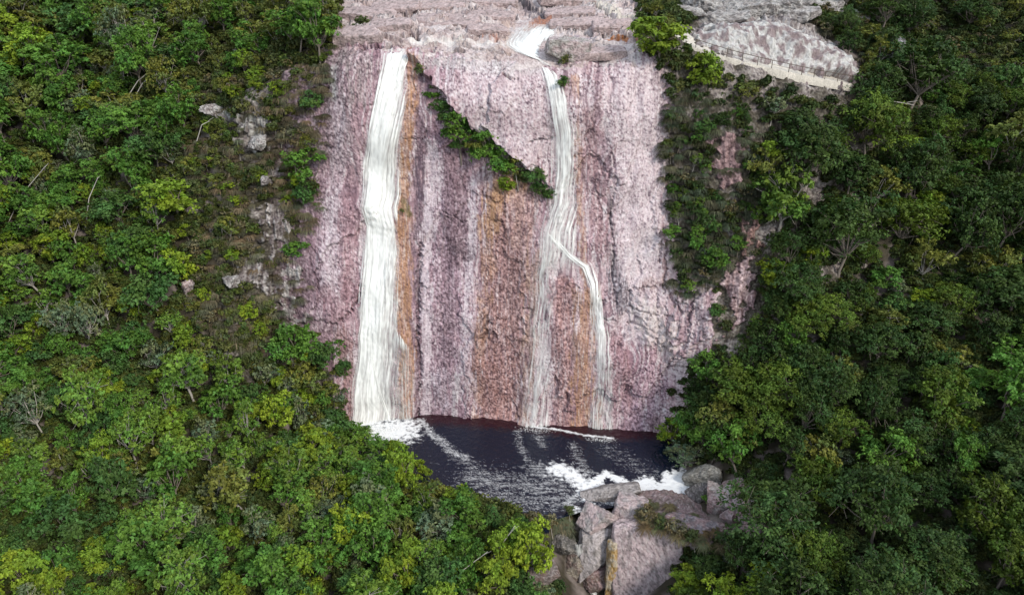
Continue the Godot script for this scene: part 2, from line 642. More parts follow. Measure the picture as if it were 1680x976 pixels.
func build_cliff() -> void:
	gnu = int((GX1 - GX0) / GDX) + 1
	var v := 5.75
	while v < 10.75:
		gv.append(v)
		var a := sheet(0, v)
		var step := a.distance_to(sheet(0, v + 0.01)) / 0.01
		v += (0.118 if v < 9.15 else lerpf(0.118, 0.3, clampf((v - 9.15) / 0.9, 0, 1))) / step
	gnv = gv.size()
	gP.resize(gnu * gnv)
	gC.resize(gnu * gnv)
	gD.resize(gnu * gnv)
	gK.resize(gnu * gnv)
	nE = noise(0.9, 77, 3)
	var nbig := noise(0.07, 1, 2)
	var nmid := noise(0.35, 2, 3)
	var nfine := noise(1.5, 4, 3)
	var ntone := noise(0.13, 6, 4)
	var nstreak := noise(1.0, 7, 3)
	var nstreak2 := noise(1.0, 17, 2)
	var nspeck := noise(3.3, 9, 2)
	var nspeck2 := noise(1.3, 10, 3)
	var npatch := noise(0.3, 12, 3)
	var pink := Color(0.53, 0.36, 0.385)
	var mauve := Color(0.29, 0.155, 0.195)
	var pale := Color(0.78, 0.66, 0.675)
	var nplate := noise(0.1, 41, 1, FastNoiseLite.TYPE_CELLULAR)
	nplate.cellular_return_type = FastNoiseLite.RETURN_CELL_VALUE
	nplate.cellular_jitter = 1.0
	var plum0 := Color(0.2, 0.115, 0.145)
	var bare := xv_poly(BARE)
	for j in gnv:
		for i in gnu:
			var o := j * gnu + i
			var p := sheet(GX0 + GDX * i, gv[j])
			gP[o] = p
			var top := smoothstep(8.9, 9.3, gv[j])
			var wob := Vector2(nE.get_noise_3dv(p * 0.5) * 1.6, nE.get_noise_3dv(p * 0.5 + Vector3(50, 0, 0)) * 0.12)
			if not Geometry2D.is_point_in_polygon(Vector2(p.x, gv[j]) + wob, bare):
				# soil and weathered stone of the slopes
				var rk := smoothstep(0.0, 0.3, ntone.get_noise_3dv(p * 1.7))
				gC[o] = Color(0.075, 0.06, 0.04).lerp(Color(0.33, 0.28, 0.26), rk * 0.75)
				gK[o] = 0.6
				gD[o] = nbig.get_noise_3dv(p) * 0.9 + nmid.get_noise_3dv(p) * 0.55 + nfine.get_noise_3dv(p) * 0.12
				continue
			# mineral tone of the beds, then the upright runs of dark and pale deposit that old water left
			var bed := ntone.get_noise_3d(p.x, p.y * 0.6, p.z * 0.6) * 1.6
			var wander := nE.get_noise_2d(p.y * 0.12, p.x * 0.2) * 0.8
			var dark_run := smoothstep(0.08, 0.34, nstreak.get_noise_2d((p.x + wander) * 1.5, p.y * 0.035 + p.z * 0.02))
			var pale_run := smoothstep(0.1, 0.36, nstreak2.get_noise_2d((p.x + wander) * 1.9 + 300.0, p.y * 0.045 + p.z * 0.02))
			var c := pink.lerp(mauve, clampf(-bed * 0.9, 0, 0.8)).lerp(pale, clampf(bed * 0.8, 0, 0.8))
			c = c.lerp(plum0, dark_run * 0.75).lerp(pale, pale_run * 0.7)
			gC[o] = c
			gK[o] = clampf(0.46 + npatch.get_noise_3dv(p) * 0.7, 0.15, 0.95)
			# relief: bulges, upright flutes, small knobs; ledges on the flat top
			var h := nbig.get_noise_3dv(p) * 0.8 + nmid.get_noise_3d(p.x, p.y * 0.3, p.z * 0.3) * 0.34 * (1.0 - top * 0.4)
			h += nfine.get_noise_3dv(p) * 0.06
			var wx := nmid.get_noise_3d(p.x * 0.6, p.y * 0.6, 7.0) * 3.0 + nE.get_noise_3dv(p) * 0.5
			h += (nplate.get_noise_2d(p.x * 1.5 + wx, p.y * 0.7 + wx * 0.8) * 0.32 + nplate.get_noise_2d(p.x * 3.6 + wx + 90.0, p.y * 1.9 + wx) * 0.13) * (1.0 - top)
			if top > 0:
				var q := p.z * 0.5 + nmid.get_noise_2d(p.x * 0.4, p.z) * 1.6
				var fr := 1.0 - (q - floorf(q))
				h += top * (smoothstep(0.0, 0.1, fr) * (1.0 - fr) * 1.1 - 0.2) * clampf(0.5 + npatch.get_noise_2d(p.x, p.z + 70) * 1.6, 0, 1)
			gD[o] = h
	paint_cliff()
	# push out along the face, then give the stone its mineral flecks (dark mica, pale quartz) from noise
	var P2 := PackedVector3Array()
	P2.resize(gP.size())
	for j in gnv:
		for i in gnu:
			var o := j * gnu + i
			var du := gP[o + (1 if i < gnu - 1 else 0)] - gP[o - (1 if i > 0 else 0)]
			var dv := gP[o + (gnu if j < gnv - 1 else 0)] - gP[o - (gnu if j > 0 else 0)]
			P2[o] = gP[o] + du.cross(dv).normalized() * gD[o]
			var p := gP[o]
			var mineral := nspeck.get_noise_3d(p.x, p.y * 0.75, p.z * 0.75) * 1.35 + nspeck2.get_noise_3dv(p) * 0.75
			var k := gK[o]
			var c := gC[o]
			if mineral < 0:
				c = c.lerp(Color(c.r * 0.26, c.g * 0.22, c.b * 0.27), clampf((-mineral - 0.1) * 2.1 * k, 0, 1))
			else:
				c = c.lerp(Color(minf(c.r * 1.6 + 0.1, 0.85), minf(c.g * 1.7 + 0.1, 0.8), minf(c.b * 1.7 + 0.1, 0.82)), clampf((mineral - 0.12) * 1.5 * k, 0, 0.9))
			gC[o] = c
	gP = P2
	var m := mesh_node("cliff", grid_mesh(gnu, gnv, gP, gC), M.rock)
	m.set_meta("kind", "structure")

func paint_cliff() -> void:
	var orange := Color(0.46, 0.24, 0.13)
	var rust := Color(0.36, 0.19, 0.15)
	var red := Color(0.36, 0.2, 0.18)
	var lilac := Color(0.66, 0.55, 0.6)
	var plum := Color(0.2, 0.125, 0.155)
	var black := Color(0.05, 0.042, 0.05)
	var white := Color(0.66, 0.6, 0.6)
	var grey := Color(0.46, 0.45, 0.43)
	# left panel, dull mauve with a pale lilac wash
	stain([520, 120, 515, 300, 520, 520], 66, Color(0.25, 0.155, 0.19), 0.95, 0.8, 0.2)
	stain([505, 100, 500, 250, 492, 400, 492, 540], 20, Color(0.14, 0.09, 0.1), 0.8, 0.6, 0.4)
	stain([540, 110, 560, 170, 545, 240], 34, Color(0.2, 0.145, 0.155), 0.85, 0.95, 0.3)
	stain([545, 330, 540, 470], 18, lilac, 0.8, 0.6)
	stain([560, 180, 550, 300], 14, lilac, 0.5, 0.6)
	stain([575, 330, 575, 560], 14, Color(0.42, 0.245, 0.275), 0.85)
	stain([535, 480, 550, 520, 580, 480], 16, Color(0.3, 0.165, 0.19), 0.8, 0.7)
	stain([562, 550, 572, 620, 570, 690], 14, Color(0.24, 0.12, 0.115), 0.85, 0.7)
	stain([500, 350, 500, 500], 14, plum, 0.75)
	stain([515, 170, 540, 120, 548, 90], 9, plum, 0.8)
	stain([560, 95, 600, 110, 590, 150], 22, Color(0.3, 0.24, 0.235), 0.75, 0.9)
	stain([548, 110, 548, 160], 6, grey, 0.7)
	stain([585, 200, 580, 300], 8, Color(0.44, 0.28, 0.31), 0.7)
	# right of the broad fall: orange run, dark plum streak along the groove, pale and lilac stripes
	stain([735, 230, 735, 400, 730, 560, 725, 690], 48, Color(0.3, 0.19, 0.24), 0.9, 0.85, 0.2)
	stain([690, 130, 692, 240, 690, 400, 688, 560, 684, 690], 13, plum, 0.95, 0.5)
	stain([687, 250, 690, 320], 10, Color(0.12, 0.075, 0.105), 0.95, 0.25)
	stain([676, 105, 672, 180, 664, 260, 660, 340], 12, orange, 1.0, 0.4, 0.3)
	stain([660, 340, 661, 430, 662, 530, 668, 600, 664, 690], 15, orange, 0.95, 0.4, 0.3)
	stain([664, 330, 668, 350], 7, Color(0.16, 0.13, 0.05), 0.9)
	stain([712, 240, 706, 330, 698, 430, 702, 560, 700, 690], 12, Color(0.72, 0.6, 0.65), 1.0, 0.35)
	stain([730, 260, 735, 400, 735, 560, 728, 690], 10, plum, 0.75, 0.9)
	stain([745, 245, 752, 330, 750, 420], 22, Color(0.19, 0.11, 0.135), 0.85, 0.7, 0.3)
	stain([722, 250, 722, 330], 5, lilac, 0.7, 0.4)
	stain([778, 300, 772, 430, 765, 560, 745, 690], 9, Color(0.7, 0.58, 0.63), 0.95, 0.6)
	stain([760, 330, 757, 400], 7, plum, 0.7, 0.9)
	stain([755, 410, 770, 420], 16, Color(0.15, 0.1, 0.12), 0.65, 0.9)
	stain([720, 620, 730, 660], 22, Color(0.44, 0.37, 0.42), 0.7, 0.9)
	stain([750, 620, 745, 690], 7, white, 0.7, 0.4)
	# the rusty panel between the falls
	stain([838, 300, 832, 420, 824, 560, 815, 685], 46, Color(0.33, 0.175, 0.16), 1.0, 1.0, 0.2)
	stain([805, 330, 800, 450, 790, 560, 780, 690], 12, Color(0.37, 0.2, 0.13), 0.7, 0.9)
	stain([850, 300, 820, 310, 800, 370], 20, Color(0.48, 0.265, 0.14), 0.9, 0.6, 0.4)
	stain([850, 320, 845, 400], 12, Color(0.46, 0.29, 0.25), 0.7, 0.6)
	stain([885, 310, 870, 370, 855, 480], 12, Color(0.42, 0.26, 0.23), 0.6, 0.6)
	stain([800, 600, 820, 680], 28, Color(0.34, 0.17, 0.15), 0.75, 0.9)
	stain([840, 450, 850, 560], 14, Color(0.24, 0.135, 0.13), 0.55, 0.9)
	stain([925, 470, 925, 690], 22, Color(0.38, 0.21, 0.2), 1.0, 0.9, 0.2)
	stain([945, 480, 940, 700], 6, Color(0.27, 0.15, 0.1), 0.7, 0.5)
	# stains beside the split fall
	stain([945, 130, 950, 230, 952, 330, 957, 420, 960, 470], 6, orange, 0.65, 0.4)
	stain([966, 480, 960, 560, 957, 620, 955, 700], 18, orange, 0.85, 0.5, 0.45)
	stain([985, 660, 975, 710], 10, orange, 0.6, 0.3)
	stain([880, 420, 870, 560, 862, 690], 14, Color(0.42, 0.28, 0.18), 0.5, 0.4)
	stain([1015, 560, 1030, 640, 1030, 710], 18, Color(0.3, 0.16, 0.18), 0.85, 0.95)
	# pale right panel
	stain([1045, 130, 1050, 300, 1045, 420, 1050, 520], 52, Color(0.76, 0.63, 0.66), 0.95, 0.5, 0.2)
	stain([1045, 420, 1075, 400], 24, Color(0.62, 0.55, 0.58), 0.7, 0.3)
	stain([1060, 510, 1090, 560, 1130, 540], 24, Color(0.66, 0.58, 0.55), 0.85, 0.4)
	stain([1008, 450, 1022, 500], 17, Color(0.1, 0.09, 0.115), 0.9, 1.0)
	stain([1000, 400, 1010, 450], 6, black, 0.7, 0.8)
	stain([1000, 330, 1008, 400], 5, black, 0.7)
	stain([985, 225, 995, 260, 992, 300], 11, Color(0.24, 0.16, 0.19), 0.7, 1.0)
	stain([965, 190, 975, 300, 985, 400], 16, Color(0.38, 0.225, 0.235), 0.8, 0.8)
	stain([1088, 370, 1090, 440], 5, Color(0.25, 0.14, 0.14), 0.8)
	stain([1060, 470, 1095, 460], 12, Color(0.36, 0.23, 0.22), 0.7)
	stain([1080, 110, 1090, 200], 14, Color(0.27, 0.2, 0.21), 0.7, 0.7)
	stain([1140, 480, 1140, 550], 22, Color(0.55, 0.44, 0.46), 0.8, 0.4)
	stain([1070, 620, 1050, 700], 36, Color(0.44, 0.29, 0.35), 0.8, 1.0)
	stain([1075, 690, 1080, 715], 14, Color(0.2, 0.12, 0.13), 0.8, 0.9)
	# upper slab between the falls, pale grey at the lip
	stain([700, 100, 780, 110, 870, 110], 16, grey, 0.65, 0.45)
	stain([790, 185, 800, 220], 12, grey, 0.6, 0.4)
	stain([780, 150, 850, 230, 880, 160], 44, Color(0.64, 0.5, 0.53), 0.8, 0.6, 0.2)
	stain([1000, 100, 1040, 95], 14, grey, 0.7, 0.4)
	# the flat top is one smoother, greyer bed of rock
	var nbed := noise(0.35, 97, 4)
	patch([560, -28, 552, 40, 590, 72, 640, 78, 700, 84, 780, 92, 860, 104, 890, 108, 960, 96, 1045, 96, 1056, 60, 1050, -28], func(o: int) -> void:
		var p := gP[o]
		var t := clampf(0.5 + nbed.get_noise_3d(p.x * 0.6, p.y, p.z) * 1.8, 0, 1)
		gC[o] = Color(0.5, 0.39, 0.375).lerp(Color(0.66, 0.575, 0.555), t)
		gK[o] = 0.32)
	# thin white run, red mouth of the broad fall, dark inflow, sand
	stain([675, 66, 740, 66, 800, 72, 835, 74], 8, Color(0.78, 0.74, 0.7), 0.9, 0.1, 0.4)
	stain([672, 78, 671, 84], 9, Color(0.34, 0.13, 0.1), 1.0, 0.2)
	stain([850, 0, 862, 6, 876, 14, 888, 24, 890, 34], 17, Color(0.1, 0.08, 0.1), 1.0, 0.15, 0.3)
	stain([890, 32, 884, 40, 876, 48], 20, Color(0.4, 0.17, 0.1), 1.0, 0.25, 0.3)
	stain([800, 62, 815, 66], 8, Color(0.4, 0.16, 0.1), 0.8, 0.3)
	stain([830, 40, 838, 80], 14, Color(0.58, 0.43, 0.36), 0.7, 0.3)
	stain([940, 58, 1040, 68], 7, Color(0.3, 0.25, 0.32), 0.85, 0.3)
	stain([1000, 62, 1045, 66], 9, Color(0.5, 0.18, 0.04), 1.0, 0.3, 0.3)
	stain([975, 5, 1000, 25, 1045, 42], 13, Color(0.7, 0.66, 0.57), 0.95, 0.08)
	stain([560, 60, 640, 50], 22, Color(0.44, 0.38, 0.36), 0.6, 0.5)
	# joints
	crack([590, 468, 588, 490, 575, 512, 560, 525, 545, 532], 0.22, 0.55)
	crack([500, 520, 530, 528, 548, 532], 0.16, 0.4)
	crack([512, 160, 530, 150, 545, 130], 0.2, 0.4)
	crack([598, 84, 630, 80, 660, 76], 0.25, 0.7)
	crack([676, 30, 682, 20], 0.4, 0.8)
	crack([660, 60, 682, 62, 684, 45], 0.22, 0.6)
	crack([700, 5, 745, 30, 765, 48, 790, 62], 0.2, 0.45)
	crack([775, 2, 825, 3], 0.25, 0.6)
	crack([905, 42, 930, 48, 1000, 56, 1045, 62], 0.3, 0.8)
	crack([965, 0, 990, 25, 1020, 48], 0.2, 0.45)
	crack([768, 18, 790, 17], 0.25, 0.6)
	crack([735, 27, 780, 28], 0.16, 0.4)
	crack([640, 5, 668, 28, 676, 60], 0.3, 0.7)
	crack([560, 40, 600, 28, 660, 36], 0.25, 0.5)
	crack([590, 5, 640, 30], 0.22, 0.5)
	crack([760, 74, 800, 80, 850, 92], 0.2, 0.45)
	crack([850, 0, 870, 12, 890, 16], 0.4, 0.7)
	crack([900, 12, 945, 14], 0.18, 0.4)
	crack([690, 118, 700, 112], 0.2, 0.4)
	crack([825, 122, 835, 129, 848, 128], 0.2, 0.5)
	crack([745, 82, 757, 85], 0.2, 0.5)
	crack([895, 96, 915, 106, 935, 108], 0.3, 0.8)
	crack([870, 232, 905, 230], 0.16, 0.35)
	crack([1005, 250, 1012, 300, 1002, 350, 1008, 400, 1004, 450, 1012, 500], 0.14, 0.3)
	crack([1086, 380, 1084, 430], 0.16, 0.4)
	crack([1095, 395, 1090, 480], 0.16, 0.4)
	crack([1030, 478, 1060, 472, 1095, 470, 1105, 495, 1120, 512], 0.2, 0.45)
	crack([1035, 505, 1060, 512, 1090, 518, 1110, 518], 0.14, 0.35)
	crack([1030, 530, 1055, 535, 1075, 545], 0.16, 0.35)
	crack([1075, 555, 1095, 568], 0.18, 0.4)
	crack([1078, 480, 1080, 560], 0.12, 0.3)
	crack([1094, 490, 1096, 570], 0.12, 0.3)
	crack([1140, 480, 1135, 510, 1130, 560], 0.2, 0.45)
	crack([1084, 600, 1083, 640, 1090, 680], 0.14, 0.3)
	crack([690, 400, 686, 480, 684, 560, 690, 600, 686, 690], 0.34, 0.5)
	crack([725, 345, 760, 365], 0.12, 0.25)
	crack([660, 225, 690, 228], 0.12, 0.25)
	for q in [[677, 28, 5], [668, 38, 3], [692, 18, 2.5], [727, 30, 2.5], [738, 43, 2.5], [762, 10, 3], [770, 6, 3], [728, 6, 4], [797, 27, 4], [778, 27, 4], [818, 34, 2.5], [755, 84, 3], [915, 21, 4], [926, 30, 3], [937, 27, 3], [968, 30, 3], [948, 22, 2.5], [905, 10, 4], [950, 5, 4], [640, 20, 3], [620, 60, 3], [655, 10, 3]]:
		var c0: Vector3 = hit(q[0], q[1]).p
		var rr: float = q[2] / 13.0
		near(PackedVector3Array([c0 - Vector3(rr * 1.3, 0, 0), c0 + Vector3(rr * 1.3, 0, 0)]), rr * 1.5, func(o: int, d: float) -> void:
			gD[o] -= 0.9 * smoothstep(0.0, 0.4, 1.0 - d / (rr * 1.2)))
	# the bed of the cascade is worn smooth
	near(line3([880, 38, 868, 60, 872, 86, 895, 104]), 3.6, func(o: int, d: float) -> void: gD[o] = lerpf(gD[o], -0.1, smoothstep(0.0, 0.5, 1.0 - d / 3.6)))
	# the upper slab stands proud of the face along a slanting edge
	var edge := [668, 92, 690, 118, 722, 148, 748, 182, 775, 205, 805, 224, 850, 258, 885, 290, 908, 328]
	var E := line3(edge)
	var Fl := line3([890, 120, 902, 170, 905, 240, 905, 330])
	var poly := xv_poly(edge + [960, 330, 990, 200, 960, 110, 900, 96, 780, 84, 700, 80])
	for j in gnv:
		if gv[j] < 7.5 or gv[j] > 9.6:
			continue
		for i in gnu:
			var xv := Vector2(GX0 + GDX * i, gv[j])
			if xv.x < -15 or xv.x > 12:
				continue
			var o := j * gnu + i
			var wob := Vector2(nE.get_noise_3dv(gP[o] * 0.7) * 0.7, nE.get_noise_3dv(gP[o] * 0.7 + Vector3(30, 0, 0)) * 0.05)
			if Geometry2D.is_point_in_polygon(xv + wob, poly):
				var fade := smoothstep(0.3, 3.5, seg_dist(gP[o], Fl)) if xv.x < Fl[3].x else 0.0
				gD[o] += 1.35 * exp(-seg_dist(gP[o], E) / 4.0) * fade
	# a shoulder under the broad fall and blocks on the right panel
	near(line3([594, 345, 640, 350]), 2.6, func(o: int, d: float) -> void: gD[o] += 0.5 * (1.0 - d / 2.6))
	near(line3([668, 560, 668, 680]), 1.6, func(o: int, d: float) -> void: gD[o] += 0.7 * (1.0 - d / 1.6))
	near(line3([1060, 500, 1075, 550]), 2.0, func(o: int, d: float) -> void: gD[o] += 0.4 * smoothstep(0.0, 0.9, 1.0 - d / 2.0 + 0.8 * nE.get_noise_3dv(gP[o])))
	near(line3([1108, 530, 1110, 590]), 1.3, func(o: int, d: float) -> void: gD[o] += 0.5 * smoothstep(0.0, 0.9, 1.0 - d / 1.3 + 0.8 * nE.get_noise_3dv(gP[o])))
	near(line3([535, 420, 530, 500]), 3.6, func(o: int, d: float) -> void: gD[o] += 0.9 * (1.0 - d / 3.6))

	# rock that shows through the woods: pink strips on one side, craggy grey on the other, and the bare dome
	var ncrag := noise(0.55, 91, 4, FastNoiseLite.TYPE_CELLULAR)
	var ntn := noise(0.5, 92, 3)
	var strip := func(a: Array, c1: Color, c2: Color, rough: float, up: float) -> void:
		patch(a, func(o: int) -> void:
			var p := gP[o]
			var t := clampf(0.5 + ntn.get_noise_3d(p.x * 2.6, p.y * 0.35, p.z * 0.35) * 1.5, 0, 1)
			gC[o] = c1.lerp(c2, t)
			gK[o] = 0.6
			gD[o] += up + rough * (ncrag.get_noise_3d(p.x * 1.3, p.y * 0.6, p.z * 0.6) + 0.4 + ntn.get_noise_3d(p.x * 2.6, p.y * 0.4, p.z * 0.4) * 0.6))
	for q in CRAGS:
		strip.call(q[0], q[1], q[2], q[3], q[4])
	strip.call([1130, 80, 1150, 30, 1240, 15, 1330, 40, 1420, 90, 1420, 130, 1395, 145, 1290, 125, 1200, 105], Color(0.4, 0.36, 0.35), Color(0.24, 0.2, 0.19), 0.4, 0.0)
	var ridge := line3([1195, 70, 1260, 66, 1320, 90, 1370, 112])
	var nlich := noise(0.8, 95, 3)
	patch([1140, 70, 1165, 42, 1225, 28, 1290, 45, 1340, 70, 1390, 90, 1410, 112, 1392, 136, 1345, 128, 1290, 116, 1220, 100, 1170, 90], func(o: int) -> void:
		var p := gP[o]
		var d := seg_dist(p, ridge)
		gD[o] = 2.0 * exp(-d * d / 10.0) + ntn.get_noise_3dv(p) * 0.5 + nE.get_noise_3dv(p) * 0.25
		var t := clampf(0.42 + nlich.get_noise_3d(p.x * 0.9, p.y * 0.7, p.z * 0.7) * 2.6, 0, 1)
		gC[o] = Color(0.25, 0.19, 0.19).lerp(Color(0.56, 0.55, 0.52), t)
		gK[o] = 0.3)

# rock that shows between the plants: corner pixels, two tones, roughness, rise
const CRAGS := [
	[[1168, 225, 1190, 212, 1212, 216, 1220, 290, 1200, 312, 1184, 290], Color(0.36, 0.23, 0.23), Color(0.17, 0.1, 0.105), 0.5, 0.4],
	[[1218, 350, 1238, 362, 1240, 405, 1225, 405], Color(0.3, 0.165, 0.14), Color(0.15, 0.085, 0.075), 0.5, 0.4],
	[[1190, 430, 1232, 412, 1240, 470, 1226, 525, 1206, 545, 1196, 500], Color(0.46, 0.33, 0.33), Color(0.2, 0.115, 0.12), 0.5, 0.4],
	[[1120, 495, 1140, 474, 1166, 480, 1160, 540, 1145, 575, 1112, 592], Color(0.6, 0.48, 0.5), Color(0.38, 0.25, 0.28), 0.5, 0.4],
	[[398, 188, 418, 196, 448, 240, 420, 252, 392, 228], Color(0.44, 0.42, 0.39), Color(0.17, 0.145, 0.13), 0.9, 0.3],
	[[342, 178, 372, 182, 378, 198, 350, 192], Color(0.38, 0.38, 0.37), Color(0.16, 0.15, 0.14), 0.8, 0.4],
	[[424, 335, 466, 326, 464, 400, 442, 425, 430, 380], Color(0.5, 0.46, 0.43), Color(0.17, 0.135, 0.13), 1.1, 0.4],
	[[395, 440, 430, 425, 452, 470, 440, 488, 415, 465, 370, 474], Color(0.46, 0.42, 0.4), Color(0.17, 0.135, 0.13), 1.1, 0.4],
	[[458, 440, 482, 430, 488, 540, 466, 556], Color(0.46, 0.42, 0.4), Color(0.17, 0.135, 0.13), 1.1, 0.4],
	[[1120, -10, 1310, -10, 1330, 35, 1250, 45, 1160, 35], Color(0.46, 0.44, 0.42), Color(0.24, 0.21, 0.2), 0.4, 0.2],
]

func mauve_() -> Color:
	return Color(0.27, 0.18, 0.205)

func build_ground() -> void:
	var nu := 267
	var vs := PackedFloat32Array()
	var v := 0.0
	while v < 12.0:
		vs.append(v)
		v += 0.045 if v > 3.0 and v < 10.8 else 0.12
	vs.append(12.0)
	var P := PackedVector3Array()
	var C := PackedColorArray()
	var n1 := noise(0.12, 31, 3)
	var n2 := noise(0.6, 32, 3)
	for j in vs.size():
		for i in nu:
			var x := -100.0 + 0.75 * i
			var p := sheet(x, vs[j])
			# the cliff's own sheet lies in front of this one
			var inside := smoothstep(0.0, 2.5, minf(x - GX0 - 0.5, GX1 - 0.5 - x)) * smoothstep(0.0, 0.15, minf(vs[j] - 5.95, 10.6 - vs[j]))
			var h := n1.get_noise_3dv(p) * 1.2 + n2.get_noise_3dv(p) * 0.35
			h *= 1.0 - inside
			p += Vector3(0, 0.6, 0.5) * h - Vector3(0, 0.9, 1.3) * inside
			P.append(p)
			var rocky := smoothstep(0.05, 0.35, n1.get_noise_3dv(p * 2.0 + Vector3(40, 0, 0)))
			var c := Color(0.055, 0.045, 0.028).lerp(Color(0.3, 0.25, 0.235), rocky * 0.7)
			C.append(c * (1.0 + n2.get_noise_3dv(p * 3.0) * 0.5))
	var m := mesh_node("ground", grid_mesh(nu, vs.size(), P, C), M.soil)
	m.set_meta("kind", "structure")

# ---------------------------------------------------------------- falling water
# rows: [left px, left py, right px, right py, opacity left, middle, right]
func waterfall(parent: Node3D, called: String, rows: Array, sd: int, lift: float, streaky: float, nu: int) -> MeshInstance3D:
	var A := []
	for r in rows:
		A.append([hit(r[0], r[1]), hit(r[2], r[3]), r[4], r[5], r[6]])
	var P := PackedVector3Array()
	var C := PackedColorArray()
	var n1 := noise(1.0, sd, 3)
	var n2 := noise(1.0, sd + 3, 2)
	var nv := 0
	var run := 0.0
	for k in A.size() - 1:
		var steps := maxi(2, int(A[k][0].p.distance_to(A[k + 1][0].p) / 0.16))
		for s in (steps if k < A.size() - 2 else steps + 1):
			var t := float(s) / steps
			var ts := t
			var lx := lerpf(A[k][0].x, A[k + 1][0].x, ts)
			var lv := lerpf(A[k][0].v, A[k + 1][0].v, ts)
			var rx := lerpf(A[k][1].x, A[k + 1][1].x, ts)
			var rv := lerpf(A[k][1].v, A[k + 1][1].v, ts)
			run += 0.16
			var jl := n2.get_noise_2d(run * 0.13, 5.0) * 0.22
			var jr := n2.get_noise_2d(run * 0.13, 95.0) * 0.22
			for i in nu:
				var u := float(i) / (nu - 1)
				var x := lerpf(lx + jl, rx + jr, u)
				var v := lerpf(lv, rv, u)
				var base := (surf(x, v) + surf(x - 0.5, v) + surf(x + 0.5, v) + surf(x, v - 0.05) + surf(x, v + 0.05)) * 0.2
				base.x = x
				var nx := u * absf(rx - lx)
				var st := n1.get_noise_2d(nx * 2.0 + n2.get_noise_2d(run * 0.05, nx * 0.3) * 0.3, run * 0.035)
				var st2 := n1.get_noise_2d(nx * 5.0 + 40.0, run * 0.06)
				var froth := n1.get_noise_2d(nx * 2.4 + 200.0, run * 0.4)
				var arch := sqrt(maxf(0.0, 1.0 - pow(2 * u - 1, 2)))
				P.append(base + Vector3(0, 0.25, 0.97) * (0.1 + lift * arch + st * 0.006))
				var op: float
				if u < 0.5:
					op = lerpf(lerpf(A[k][2], A[k + 1][2], t), lerpf(A[k][3], A[k + 1][3], t), u * 2)
				else:
					op = lerpf(lerpf(A[k][3], A[k + 1][3], t), lerpf(A[k][4], A[k + 1][4], t), u * 2 - 1)
				var rim := minf(u, 1.0 - u) * absf(rx - lx)
				op *= smoothstep(0.0, 0.75, rim + 0.35 * st2 + 0.25 * st + 0.1)
				op = clampf(op * (1.0 + (st * 1.2 + st2 * 0.7 + froth * 1.0) * streaky * 1.4 * (1.15 - op)), 0, 1)
				var w := clampf(0.735 + st * 0.06 + st2 * 0.03 + froth * 0.05, 0, 0.85)
				C.append(Color(w * 0.99, w, w * 0.965, op))
			nv += 1
	return mesh_node(called, grid_mesh(nu, nv, P, C), M.fall, parent)

